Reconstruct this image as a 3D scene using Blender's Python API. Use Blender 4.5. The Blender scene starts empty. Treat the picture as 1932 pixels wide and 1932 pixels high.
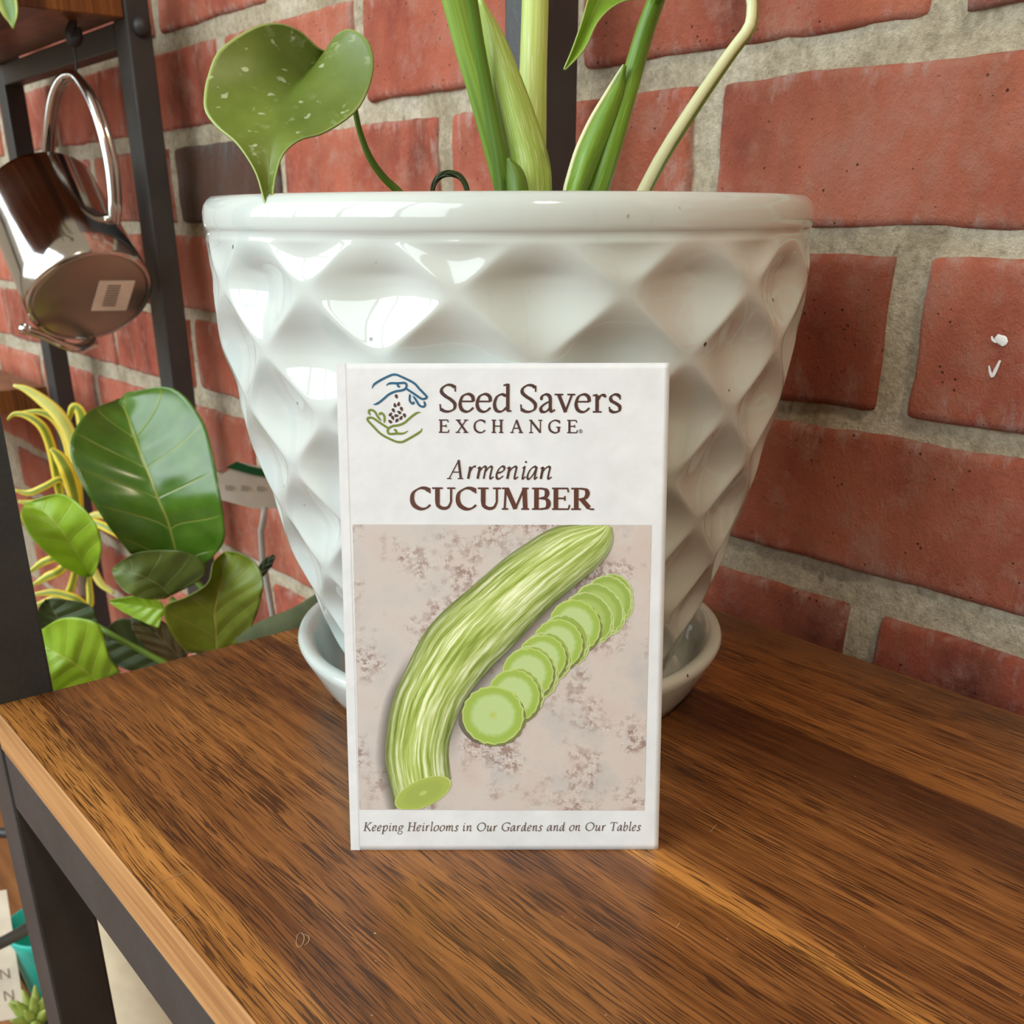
import bpy, bmesh, math, random
import numpy as np
from mathutils import Vector, Matrix, noise as mnoise

random.seed(7)
SC = bpy.context.scene
COL = SC.collection
R_ = math.radians

# ------------------------------------------------------------------ camera
YAW, PITCH, ROLL = R_(-50.937), R_(-23.052), R_(-0.114)
FPX, PPY, EYE = 1971.5, 1246.4, 0.1568           # focal length and optical axis for a 1932 px frame, eye height above the shelf
_fw = Vector((math.sin(YAW) * math.cos(PITCH), math.cos(YAW) * math.cos(PITCH), math.sin(PITCH)))
_rt = Vector((math.cos(YAW), -math.sin(YAW), 0))
_up = _rt.cross(_fw)
RT = _rt * math.cos(ROLL) + _up * math.sin(ROLL)
UP = _up * math.cos(ROLL) - _rt * math.sin(ROLL)
FW = _fw
HF = Vector((math.sin(YAW), math.cos(YAW), 0))    # level direction of view
HR = Vector((math.cos(YAW), -math.sin(YAW), 0))   # level direction to the right
EYEP = Vector((0, 0, EYE))
cam_data = bpy.data.cameras.new('camera')
cam = bpy.data.objects.new('camera', cam_data)
COL.objects.link(cam)
cam.matrix_world = Matrix(((RT.x, UP.x, -FW.x, 0), (RT.y, UP.y, -FW.y, 0), (RT.z, UP.z, -FW.z, EYE), (0, 0, 0, 1)))
cam_data.sensor_width = 36
cam_data.lens = 36 * FPX / 1932
cam_data.shift_y = (PPY - 966) / 1932
cam_data.clip_start = 0.01
cam_data.dof.use_dof = True
cam_data.dof.focus_distance = 0.285
cam_data.dof.aperture_fstop = 34
SC.camera = cam

# ------------------------------------------------------------------ light
SC.view_settings.view_transform = 'Standard'
SC.view_settings.look = 'None'
SC.view_settings.gamma = 1
SC.view_settings.use_curve_mapping = False
SC.view_settings.exposure = 0.0
world = bpy.data.worlds.new('room_air')
SC.world = world
world.use_nodes = True
world.node_tree.nodes['Background'].inputs[0].default_value = (1.0, 0.84, 0.62, 1)
world.node_tree.nodes['Background'].inputs[1].default_value = 0.42

def area(name, loc, target, sx, sy, power, color):
    d = bpy.data.lights.new(name, 'AREA')
    d.shape = 'RECTANGLE'
    d.size, d.size_y, d.energy, d.color = sx, sy, power, color
    o = bpy.data.objects.new(name, d)
    COL.objects.link(o)
    o.location = loc
    o.rotation_euler = (Vector(target) - Vector(loc)).to_track_quat('-Z', 'Y').to_euler()
    return o
# shop front across the room: daylight through its panes
for px, pw in ((-2.70, 27), (-1.86, 35), (-1.02, 43), (-0.18, 34), (0.66, 20)):
    area('shop_window_light', (px, -1.9, 1.35), (px, 0.0, 1.2), 0.74, 2.1, pw, (0.80, 0.93, 1.0))
area('pendant_lamp_light', (0.72, -0.18, 1.3), (-0.2, 0.25, 0.1), 0.14, 0.14, 8, (1.0, 0.84, 0.58))

# ------------------------------------------------------------------ helpers
def ray(x, y):
    return RT * ((x - 966) / FPX) - UP * ((y - PPY) / FPX) + FW
def at(x, y, D):
    """point at level distance D from the lens that is seen at photo position (x, y)"""
    d = ray(x, y)
    return EYEP + d * (D / d.dot(HF))
def link(o, parent=None):
    COL.objects.link(o)
    if parent is not None:
        o.parent = parent
    return o
def empty(name, loc, label, cat, group=None):
    o = bpy.data.objects.new(name, None)
    o.empty_display_size = 0.02
    o.location = loc
    COL.objects.link(o)
    return tag(o, label, cat, group)
def tag(o, label=None, cat=None, group=None, kind=None):
    if label: o['label'] = label
    if cat: o['category'] = cat
    if group: o['group'] = group
    if kind: o['kind'] = kind
    return o
def mesh_obj(name, verts, faces, mat, parent=None, smooth=True, uvs=None, label=None):
    """verts in world space; moved to the parent's space"""
    off = Vector((0, 0, 0))
    p = parent
    while p is not None:
        off += Vector(p.location)
        p = p.parent
    me = bpy.data.meshes.new(name)
    me.from_pydata([tuple(Vector(v) - off) for v in verts], [], faces)
    if uvs is not None:
        ul = me.uv_layers.new(name='UVMap')
        li = 0
        for poly in me.polygons:
            for vi in poly.vertices:
                ul.data[li].uv = uvs[vi]
                li += 1
    if smooth:
        me.polygons.foreach_set('use_smooth', [True] * len(me.polygons))
    me.validate()
    if mat is not None:
        me.materials.append(mat)
    o = bpy.data.objects.new(name, me)
    link(o, parent)
    if label: o['label'] = label
    return o
def box_data(x0, x1, y0, y1, z0, z1, bev=0.0, seg=2):
    bm = bmesh.new()
    bmesh.ops.create_cube(bm, size=1)
    for v in bm.verts:
        v.co = Vector(((x0 + x1) / 2 + v.co.x * (x1 - x0), (y0 + y1) / 2 + v.co.y * (y1 - y0), (z0 + z1) / 2 + v.co.z * (z1 - z0)))
    if bev > 0:
        bmesh.ops.bevel(bm, geom=bm.edges[:], offset=bev, segments=seg, profile=0.5, affect='EDGES')
    bm.verts.ensure_lookup_table()
    vs = [v.co.copy() for v in bm.verts]
    for i, v in enumerate(bm.verts): v.index = i
    fs = [[v.index for v in f.verts] for f in bm.faces]
    bm.free()
    return vs, fs
def box(name, x0, x1, y0, y1, z0, z1, mat, parent=None, bev=0.0, seg=2, label=None):
    vs, fs = box_data(x0, x1, y0, y1, z0, z1, bev, seg)
    return mesh_obj(name, vs, fs, mat, parent, smooth=False, label=label)
def catmull(pts, n):
    pts = [np.array(p, float) for p in pts]
    if len(pts) == 2:
        return [pts[0] + (pts[1] - pts[0]) * i / (n - 1) for i in range(n)]
    P = [2 * pts[0] - pts[1]] + pts + [2 * pts[-1] - pts[-2]]
    out, m = [], len(pts) - 1
    for i in range(n):
        u = i / (n - 1) * m
        k = min(int(u), m - 1)
        t = u - k
        a, b, c, d = P[k], P[k + 1], P[k + 2], P[k + 3]
        out.append(0.5 * (2 * b + (c - a) * t + (2 * a - 5 * b + 4 * c - d) * t * t + (3 * b - a - 3 * c + d) * t ** 3))
    return out
def tube_data(pts, radii, n=24, seg=10, flat=1.0, flat_dir=None, smooth=True):
    """tube through pts; radii list along it; flat squashes the section along flat_dir"""
    path = [Vector(p) for p in (catmull(pts, n) if smooth else pts)]
    n = len(path)
    rad = [float(np.interp(i / (n - 1) * (len(radii) - 1), range(len(radii)), radii)) for i in range(n)]
    vs, fs, uv = [], [], []
    prev = None
    for i, p in enumerate(path):
        t = (path[min(i + 1, n - 1)] - path[max(i - 1, 0)]).normalized()
        if flat_dir is not None:
            a = (Vector(flat_dir) - t * t.dot(Vector(flat_dir))).normalized()
        elif prev is None:
            a = t.orthogonal().normalized()
        else:
            a = (prev - t * prev.dot(t)).normalized()
        prev = a
        b = t.cross(a)
        for k in range(seg):
            an = 2 * math.pi * k / seg
            vs.append(p + a * (math.cos(an) * rad[i] * flat) + b * (math.sin(an) * rad[i]))
            uv.append((k / seg, i / (n - 1)))
    for i in range(n - 1):
        for k in range(seg):
            fs.append([i * seg + k, i * seg + (k + 1) % seg, (i + 1) * seg + (k + 1) % seg, (i + 1) * seg + k])
    fs.append(list(range(seg))[::-1])
    fs.append([(n - 1) * seg + k for k in range(seg)])
    return vs, fs, uv
def tube(name, pts, radii, mat, parent=None, n=24, seg=10, flat=1.0, flat_dir=None, smooth=True, label=None):
    vs, fs, uv = tube_data(pts, radii, n, seg, flat, flat_dir, smooth)
    return mesh_obj(name, vs, fs, mat, parent, True, uv, label)
def lathe_data(prof, center, seg=64, axis=None):
    """prof: list of (r, z)"""
    c = Vector(center)
    if axis is None: ax, e1, e2 = Vector((0, 0, 1)), Vector((1, 0, 0)), Vector((0, 1, 0))
    else:
        ax = Vector(axis).normalized(); e1 = ax.orthogonal().normalized(); e2 = ax.cross(e1)
    vs, fs = [], []
    for r, z in prof:
        for k in range(seg):
            a = 2 * math.pi * k / seg
            vs.append(c + ax * z + e1 * (math.cos(a) * r) + e2 * (math.sin(a) * r))
    for i in range(len(prof) - 1):
        for k in range(seg):
            fs.append([i * seg + k, i * seg + (k + 1) % seg, (i + 1) * seg + (k + 1) % seg, (i + 1) * seg + k])
    return vs, fs
def lathe(name, prof, center, mat, parent=None, seg=64, axis=None, label=None):
    vs, fs = lathe_data(prof, center, seg, axis)
    if prof[0][0] > 1e-6: fs.append(list(range(seg))[::-1])
    if prof[-1][0] > 1e-6: fs.append([(len(prof) - 1) * seg + k for k in range(seg)])
    return mesh_obj(name, vs, fs, mat, parent, True, None, label)
def auto_smooth(o, ang=35):
    me = o.data
    me.polygons.foreach_set('use_smooth', [True] * len(me.polygons))
    bm = bmesh.new(); bm.from_mesh(me)
    for e in bm.edges:
        if len(e.link_faces) == 2 and e.calc_face_angle(0) > R_(ang): e.smooth = False
    bm.to_mesh(me); bm.free()
    return o

# ------------------------------------------------------------------ node helpers
class MT:
    def __init__(s, name, rough=0.5, metal=0.0, spec=0.5):
        s.m = bpy.data.materials.new(name)
        s.m.use_nodes = True
        s.nt = s.m.node_tree
        s.b = s.nt.nodes['Principled BSDF']
        s.b.inputs['Roughness'].default_value = rough
        s.b.inputs['Metallic'].default_value = metal
        s.b.inputs['Specular IOR Level'].default_value = spec
    def lk(s, a, b): s.nt.links.new(a, b)
    def val(s, sock, v):
        if hasattr(v, 'is_linked') or isinstance(v, bpy.types.NodeSocket): s.lk(v, sock)
        elif isinstance(v, (tuple, list)) and len(v) == 3 and sock.type == 'RGBA': sock.default_value = (*v, 1)
        else: sock.default_value = v
    def n(s, t, **kw):
        nd = s.nt.nodes.new('ShaderNode' + t)
        for k, v in kw.items(): setattr(nd, k, v)
        return nd
    def pos(s): return s.n('NewGeometry').outputs['Position']
    def objc(s): return s.n('TexCoord').outputs['Object']
    def uv(s): return s.n('TexCoord').outputs['UV']
    def scale(s, vec, sc, loc=(0, 0, 0)):
        nd = s.n('Mapping'); s.lk(vec, nd.inputs[0]); nd.inputs['Scale'].default_value = sc; nd.inputs['Location'].default_value = loc
        return nd.outputs[0]
    def noise(s, vec, scale=5, detail=4, rough=0.55, dist=0.0):
        nd = s.n('TexNoise'); s.lk(vec, nd.inputs['Vector'])
        nd.inputs['Scale'].default_value = scale; nd.inputs['Detail'].default_value = detail
        nd.inputs['Roughness'].default_value = rough; nd.inputs['Distortion'].default_value = dist
        return nd.outputs['Fac']
    def voro(s, vec, scale=5, feature='F1'):
        nd = s.n('TexVoronoi', feature=feature); s.lk(vec, nd.inputs['Vector']); nd.inputs['Scale'].default_value = scale
        return nd.outputs['Distance']
    def ramp(s, fac, stops, interp='LINEAR'):
        nd = s.n('ValToRGB'); cr = nd.color_ramp; cr.interpolation = interp
        while len(cr.elements) < len(stops): cr.elements.new(0.5)
        for e, (p, c) in zip(cr.elements, stops):
            e.position = p
            e.color = (c, c, c, 1) if isinstance(c, (int, float)) else (*c, 1)
        s.val(nd.inputs[0], fac)
        return nd.outputs[0]
    def math(s, op, a, b=None, c=None, clamp=False):
        nd = s.n('Math', operation=op, use_clamp=clamp); s.val(nd.inputs[0], a)
        if b is not None: s.val(nd.inputs[1], b)
        if c is not None: s.val(nd.inputs[2], c)
        return nd.outputs[0]
    def mix(s, fac, a, b, blend='MIX'):
        nd = s.n('Mix', data_type='RGBA', blend_type=blend); s.val(nd.inputs[0], fac); s.val(nd.inputs[6], a); s.val(nd.inputs[7], b)
        return nd.outputs[2]
    def sep(s, vec):
        nd = s.n('SeparateXYZ'); s.lk(vec, nd.inputs[0]); return nd.outputs
    def comb(s, x, y, z):
        nd = s.n('CombineXYZ'); s.val(nd.inputs[0], x); s.val(nd.inputs[1], y); s.val(nd.inputs[2], z); return nd.outputs[0]
    def mapr(s, v, a, b, c=0.0, d=1.0):
        nd = s.n('MapRange'); s.val(nd.inputs[0], v)
        for i, q in enumerate((a, b, c, d)): nd.inputs[1 + i].default_value = q
        return nd.outputs[0]
    def color(s, c): s.val(s.b.inputs['Base Color'], c); return s
    def rough(s, v): s.val(s.b.inputs['Roughness'], v); return s
    def bump(s, h, strength=0.3, dist=0.001):
        nd = s.n('Bump'); s.val(nd.inputs['Height'], h); nd.inputs['Strength'].default_value = strength; nd.inputs['Distance'].default_value = dist
        s.lk(nd.outputs[0], s.b.inputs['Normal']); return s
    def coat(s, w, r=0.05): s.b.inputs['Coat Weight'].default_value = w; s.b.inputs['Coat Roughness'].default_value = r; return s
def plain(name, c, rough=0.5, metal=0.0, spec=0.5):
    """one colour with a faint mottling"""
    t = MT(name, rough, metal, spec)
    f = t.noise(t.objc(), 60, 3)
    t.color(t.mix(t.mapr(f, 0.3, 0.7), tuple(q * 0.9 for q in c), tuple(min(1, q * 1.08) for q in c)))
    return t.m
# ------------------------------------------------------------------ materials
def make_wood():
    t = MT('walnut_laminate', 0.3, spec=0.38)
    P = t.pos(); x, y, z = t.sep(P)
    w1 = t.noise(t.scale(P, (7, 40, 7)), 1, 3)
    w2 = t.noise(t.scale(P, (22, 160, 22)), 1, 2)
    yw = t.math('ADD', y, t.math('ADD', t.math('MULTIPLY', t.math('SUBTRACT', w1, 0.5), 0.005), t.math('MULTIPLY', t.math('SUBTRACT', w2, 0.5), 0.0025)))
    f = t.mapr(y, 0.065, 0.337)
    g = lambda yy: (yy - 0.065) / (0.337 - 0.065)
    A, B, C, D, E = (0.36, 0.150, 0.034), (0.235, 0.088, 0.022), (0.165, 0.058, 0.014), (0.46, 0.195, 0.042), (0.085, 0.028, 0.008)  # E: dark laminate band, deepened to paint in the dark brick's reflection
    base = t.ramp(f, [(g(.066), A), (g(.079), A), (g(.081), C), (g(.098), B), (g(.110), B), (g(.128), (0.26, 0.1, 0.024)), (g(.150), C), (g(.163), B), (g(.1728), C),
                      (g(.1738), D), (g(.1795), (0.40, 0.165, 0.038)), (g(.1825), B), (g(.1900), C), (g(.205), B), (g(.218), C), (g(.232), B), (g(.248), E), (g(.2665), E),
                      (g(.2680), (0.25, 0.095, 0.022)), (g(.285), B), (g(.30), (0.24, 0.09, 0.022)), (g(.335), C)])
    G = t.comb(x, yw, 0.0)
    med = t.noise(t.scale(G, (9, 330, 1)), 1, 3, 0.6)
    base = t.mix(t.mapr(med, 0.32, 0.68, 0, 1), t.mix(1.0, base, (0.55, 0.48, 0.42), 'MULTIPLY'), t.mix(1.0, base, (1.28, 1.28, 1.3), 'MULTIPLY'))
    pores = t.noise(t.scale(G, (58, 2300, 1)), 1, 2.0, 0.55)
    dens = t.noise(t.scale(G, (16, 75, 1)), 1, 2)
    thr = t.mapr(dens, 0.3, 0.70, 0.60, 0.45)
    pm = t.math('MULTIPLY', t.math('SUBTRACT', pores, thr), 22, clamp=True)
    col = t.mix(t.math('MULTIPLY', pm, 0.82), base, (0.028, 0.0085, 0.003))
    specks = t.noise(P, 900, 1)
    col = t.mix(t.mapr(specks, 0.78, 0.82), col, (0.5, 0.38, 0.25))
    t.color(col)
    sm = t.noise(P, 14, 4)
    t.rough(t.mapr(sm, 0.3, 0.7, 0.24, 0.36))
    t.bump(t.math('MULTIPLY', pm, -1), 0.12, 0.0004)
    return t.m
def make_edge_wood():
    t = MT('walnut_edge_band', 0.4)
    P = t.pos()
    g1 = t.noise(t.scale(P, (10, 60, 420)), 1, 4)
    col = t.ramp(g1, [(0.25, (0.16, 0.062, 0.022)), (0.5, (0.34, 0.155, 0.055)), (0.75, (0.52, 0.27, 0.105))])
    big = t.noise(t.scale(P, (9, 2, 90)), 1, 2)
    col = t.mix(t.mapr(big, 0.35, 0.7), col, (0.50, 0.26, 0.10))
    t.color(col)
    return t.m
def make_steel_black():
    t = MT('black_powder_coat', 0.45)
    P = t.pos()
    f = t.noise(P, 700, 2)
    d = t.noise(P, 30, 3)
    t.color(t.mix(t.mapr(d, 0.35, 0.7), (0.028, 0.028, 0.028), (0.040, 0.039, 0.038)))
    t.rough(t.mapr(f, 0.3, 0.7, 0.38, 0.55))
    t.bump(f, 0.25, 0.0003)
    return t.m
def make_brick():
    t = MT('red_clay_brick', 0.8, spec=0.3)
    P = t.pos(); oi = t.n('ObjectInfo'); rnd = oi.outputs['Random']
    tint = oi.outputs['Color']
    O = t.objc()
    shift = t.comb(t.math('MULTIPLY', rnd, 13.0), t.math('MULTIPLY', rnd, 7.0), 0.0)
    vp = t.n('VectorMath', operation='ADD'); t.lk(P, vp.inputs[0]); t.lk(shift, vp.inputs[1]); Q = vp.outputs[0]
    big = t.noise(t.scale(Q, (14, 14, 9)), 1, 4, 0.6)
    col = t.ramp(big, [(0.30, (0.20, 0.050, 0.032)), (0.43, (0.46, 0.110, 0.064)), (0.56, (0.61, 0.170, 0.098)), (0.70, (0.62, 0.25, 0.18))])
    drip = t.noise(t.scale(Q, (110, 40, 22)), 1, 4, 0.6)
    col = t.mix(t.mapr(drip, 0.42, 0.75, 0, 0.6), col, (0.47, 0.155, 0.085))
    dust = t.noise(t.scale(Q, (60, 60, 60)), 1, 6, 0.7)
    col = t.mix(t.mapr(dust, 0.50, 0.70, 0, 0.55), col, (0.58, 0.30, 0.22))
    ox, oy, oz = t.sep(O)
    ed = t.math('MAXIMUM', t.mapr(t.math('ABSOLUTE', ox), 0.066, 0.083), t.mapr(t.math('ABSOLUTE', oz), 0.014, 0.0262))
    eff = t.noise(t.scale(Q, (120, 80, 45)), 1, 5, 0.65)
    em = t.math('MULTIPLY', t.math('SUBTRACT', t.math('ADD', eff, t.math('MULTIPLY', ed, 0.17)), 0.645), 5, clamp=True)
    col = t.mix(t.math('MULTIPLY', em, 0.6), col, (0.66, 0.50, 0.44))
    pit = t.voro(Q, 260)
    pm = t.mapr(pit, 0.08, 0.16, 1, 0)
    pitsel = t.mapr(t.noise(Q, 70, 2), 0.53, 0.6)
    pm = t.math('MULTIPLY', pm, pitsel)
    col = t.mix(t.math('MULTIPLY', pm, 0.8), col, (0.05, 0.018, 0.014))
    col = t.mix(1.0, col, tint, 'MULTIPLY')
    t.color(col)
    rough = t.noise(t.scale(Q, (1.2, 1, 0.8)), 520, 6, 0.75)
    h = t.math('SUBTRACT', t.math('ADD', t.math('MULTIPLY', rough, 0.8), t.math('MULTIPLY', dust, 0.9)), pm)
    t.bump(h, 1.0, 0.0028)
    return t.m
def make_mortar():
    t = MT('sandy_mortar', 0.9, spec=0.2)
    P = t.pos()
    a = t.noise(P, 25, 4); b = t.noise(P, 260, 5, 0.7)
    col = t.ramp(a, [(0.3, (0.42, 0.345, 0.23)), (0.5, (0.60, 0.51, 0.365)), (0.72, (0.74, 0.655, 0.51))])
    col = t.mix(t.mapr(b, 0.35, 0.65), t.mix(1.0, col, (0.62, 0.6, 0.58), 'MULTIPLY'), col)
    dark = t.noise(P, 130, 3)
    col = t.mix(t.mapr(dark, 0.64, 0.72, 0, 0.6), col, (0.08, 0.065, 0.05))
    t.color(col)
    t.bump(t.math('ADD', b, t.math('MULTIPLY', t.noise(P, 800, 5, 0.7), 1.2)), 0.8, 0.0016)
    return t.m
def make_glaze():
    t = MT('white_celadon_glaze', 0.06, spec=0.75)
    P = t.objc()
    a = t.noise(P, 18, 3)
    col = t.mix(t.mapr(a, 0.3, 0.7), (0.50, 0.54, 0.51), (0.555, 0.58, 0.54))
    v = t.voro(P, 120)
    sel = t.noise(P, 45, 1)
    sp = t.math('MULTIPLY', t.mapr(v, 0.055, 0.085, 1, 0), t.mapr(sel, 0.50, 0.54))
    col = t.mix(sp, col, (0.07, 0.06, 0.05))
    t.color(col)
    t.bump(t.noise(P, 42, 3), 0.16, 0.0016)
    return t.m
def make_leaf(name, dark, lite, vein, nv=7, vk=1.6, rough=0.35, trans=0.25, speck=None, edge=None, stripe=None, veinw=0.035, veinmix=0.8):
    """UV: u across (0..1, 0.5 = midrib), v from base to tip"""
    t = MT(name, rough)
    u, v, _ = t.sep(t.uv())
    s = t.math('ABSOLUTE', t.math('MULTIPLY', t.math('SUBTRACT', u, 0.5), 2.0))
    P = t.objc()
    nz = t.noise(P, 70, 4)
    col = t.mix(t.mapr(nz, 0.3, 0.7), dark, lite)
    if stripe:
        col = t.mix(t.mapr(s, stripe[1], stripe[2]), col, stripe[0])
    if nv:
        ph = t.math('SUBTRACT', t.math('MULTIPLY', v, nv), t.math('MULTIPLY', t.math('POWER', s, 0.8), vk))
        fr = t.math('ABSOLUTE', t.math('SUBTRACT', t.math('FRACT', ph), 0.5))
        vm = t.mapr(fr, 0.0, veinw * 1.4, 1, 0)
        sharp = t.math('MULTIPLY', vm, t.mapr(s, 0.75, 0.98, 0.75, 0.1))
        mid = t.mapr(s, veinw * 0.5, veinw * 1.1, 1, 0)
        allv = t.math('MAXIMUM', sharp, mid)
        col = t.mix(t.math('MULTIPLY', allv, veinmix), col, vein)
        swell = t.math('MULTIPLY', t.math('COSINE', t.math('MULTIPLY', t.math('SUBTRACT', ph, 0.5), 6.283)), -0.5)
        t.bump(t.math('ADD', swell, t.math('MULTIPLY', allv, -0.5)), 0.5, 0.0015)
    if speck:
        n1 = t.noise(t.scale(P, (260, 260, 420)), 1, 3)
        n2 = t.noise(P, 60, 3)
        m = t.math('MULTIPLY', t.mapr(n1, 0.60, 0.68), t.mapr(n2, 0.42, 0.6))
        col = t.mix(t.math('MULTIPLY', m, 0.6), col, speck)
        n3 = t.noise(t.scale(P, (1, 1, 1.6)), 170, 2)
        col = t.mix(t.mapr(n3, 0.655, 0.69, 0, 0.75), col, (0.50, 0.54, 0.32))
    if edge:
        col = t.mix(t.mapr(s, 0.955, 0.99), col, edge)
    t.color(col)
    t.b.inputs['Transmission Weight'].default_value = 0.0
    if trans:
        tr = t.n('BsdfTranslucent'); t.lk(t.mix(1.0, col, (1.5, 1.6, 0.7), 'MULTIPLY'), tr.inputs[0])
        ms = t.n('MixShader'); ms.inputs[0].default_value = trans
        t.lk(t.b.outputs[0], ms.inputs[1]); t.lk(tr.outputs[0], ms.inputs[2])
        t.lk(ms.outputs[0], t.nt.nodes['Material Output'].inputs['Surface'])
    return t.m
def make_stem(name, dark, lite, pale=None):
    t = MT(name, 0.4)
    P = t.objc()
    u, v, _ = t.sep(t.uv())
    st = t.noise(t.comb(t.math('MULTIPLY', u, 26), t.math('MULTIPLY', v, 2.0), 0), 1, 3)
    col = t.mix(t.mapr(st, 0.3, 0.7), dark, lite)
    if pale:
        sk = t.noise(t.comb(t.math('MULTIPLY', u, 45), t.math('MULTIPLY', v, 7.0), 0.3), 1, 2)
        col = t.mix(t.mapr(sk, 0.58, 0.66, 0, 0.7), col, pale)
    t.color(col)
    t.bump(st, 0.15, 0.0005)
    return t.m
M = dict(
    wood=make_wood(), edge=make_edge_wood(), black=make_steel_black(), brick=make_brick(), mortar=make_mortar(), glaze=make_glaze(),
    soil=plain('potting_soil', (0.03, 0.02, 0.013), 0.95),
    floor=None,
)
# ------------------------------------------------------------------ setting: brick wall and floor
WY = 0.360            # face of the bricks
FLOOR = -0.42
def make_floor_mat():
    t = MT('oiled_floor_boards', 0.45)
    P = t.pos()
    g = t.noise(t.scale(P, (6, 70, 1)), 1, 4)
    t.color(t.ramp(g, [(0.25, (0.14, 0.05, 0.016)), (0.55, (0.27, 0.105, 0.032)), (0.8, (0.36, 0.155, 0.05))]))
    return t.m
M['floor'] = make_floor_mat()
floor = mesh_obj('floor', *box_data(-2.6, 1.6, -2.4, WY + 0.02, FLOOR - 0.03, FLOOR - 0.012), M['mortar'], None, False)
tag(floor, 'warm brown wooden floor below the shelves', kind='structure')
plank_me = None
for i in range(20):
    y1 = WY + 0.003 - i * 0.121
    if plank_me is None:
        b = box('plank', -2.6, 1.6, -0.1195, 0, -0.012, 0.0, M['floor'], None, 0.0015, 1)
        plank_me = b.data; COL.objects.unlink(b); bpy.data.objects.remove(b)
    p = bpy.data.objects.new('plank', plank_me); link(p, floor)
    p.location = (0, y1, FLOOR)

NX, NZ = 380, 210
X0, X1, Z0, Z1 = -1.62, 0.34, FLOOR, 0.66
vs, fs = [], []
for j in range(NZ + 1):
    for i in range(NX + 1):
        x = X0 + (X1 - X0) * i / NX; z = Z0 + (Z1 - Z0) * j / NZ
        d = mnoise.noise(Vector((x * 45, z * 45, 1.3))) * 0.0011 + mnoise.noise(Vector((x * 150, z * 150, 5.1))) * 0.0007
        vs.append((x, WY + 0.0032 + d, z))
for j in range(NZ):
    for i in range(NX):
        a = j * (NX + 1) + i
        fs.append([a, a + 1, a + NX + 2, a + NX + 1])
nb = len(vs)
for (x, z) in ((X0, Z0), (X1, Z0), (X1, Z1), (X0, Z1)): vs.append((x, WY + 0.12, z))
fs.append([nb + 3, nb + 2, nb + 1, nb])
wall = mesh_obj('wall_back', vs, fs, M['mortar'], None, True)
tag(wall, 'red brick wall with thick sandy mortar joints behind the shelf', kind='structure')

BL, BH = 0.166, 0.0528
def brick_mesh(seed, worn):
    rnd = random.Random(seed)
    nx, nz = 26, 10
    vs, fs = [], []
    sd = seed * 17.3
    def shape(u, w):          # u, w in -1..1
        x = u * BL / 2; z = w * BH / 2
        x += mnoise.noise(Vector((z * 60, sd, 2.0 + (u > 0)))) * 0.0014 * abs(u) ** 3 * worn
        z += mnoise.noise(Vector((x * 38, sd, 7.0 + (w > 0)))) * 0.0010 * abs(w) ** 3 * worn + mnoise.noise(Vector((x * 110, sd, 9.0 + (w > 0)))) * 0.0006 * abs(w) ** 3 * worn
        ex = (1 - abs(u)) * BL / 2; ez = (1 - abs(w)) * BH / 2
        rr = 0.0026
        def rl(e): return rr * (1 - math.sqrt(max(0, 1 - (1 - min(e, rr) / rr) ** 2)))
        y = max(rl(ex), rl(ez)) * 0.9
        cr = max(0, 1 - math.hypot(ex, ez) / 0.006)
        y += cr * cr * 0.0016
        y += mnoise.noise(Vector((x * 55, z * 55, sd))) * 0.0008 * worn + mnoise.noise(Vector((x * 170, z * 170, sd + 4))) * 0.0004
        return (x, y, z)
    us = [-1, -0.985, -0.965] + [-0.93 + 1.86 * k / (nx - 5) for k in range(nx - 4)] + [0.965, 0.985, 1]
    ws = [-1, -0.95, -0.88] + [-0.78 + 1.56 * k / (nz - 5) for k in range(nz - 4)] + [0.88, 0.95, 1]
    n, m = len(us), len(ws)
    for w in ws:
        for u in us: vs.append(shape(u, w))
    for j in range(m - 1):
        for i in range(n - 1):
            a = j * n + i
            fs.append([a, a + 1, a + n + 1, a + n])
    ring = [i for i in range(n)] + [j * n + n - 1 for j in range(1, m)] + [(m - 1) * n + i for i in range(n - 2, -1, -1)] + [j * n for j in range(m - 2, 0, -1)]
    b0 = len(vs)
    for k in ring: vs.append((vs[k][0], 0.014, vs[k][2]))
    L = len(ring)
    for k in range(L): fs.append([ring[k], b0 + k, b0 + (k + 1) % L, ring[(k + 1) % L]])
    fs.append([b0 + k for k in range(L)])
    me = bpy.data.meshes.new('brick')
    me.from_pydata(vs, [], fs)
    me.polygons.foreach_set('use_smooth', [True] * len(me.polygons))
    me.materials.append(M['brick'])
    return me
brick_meshes = [brick_mesh(s, 1.0) for s in range(1, 8)]
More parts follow.
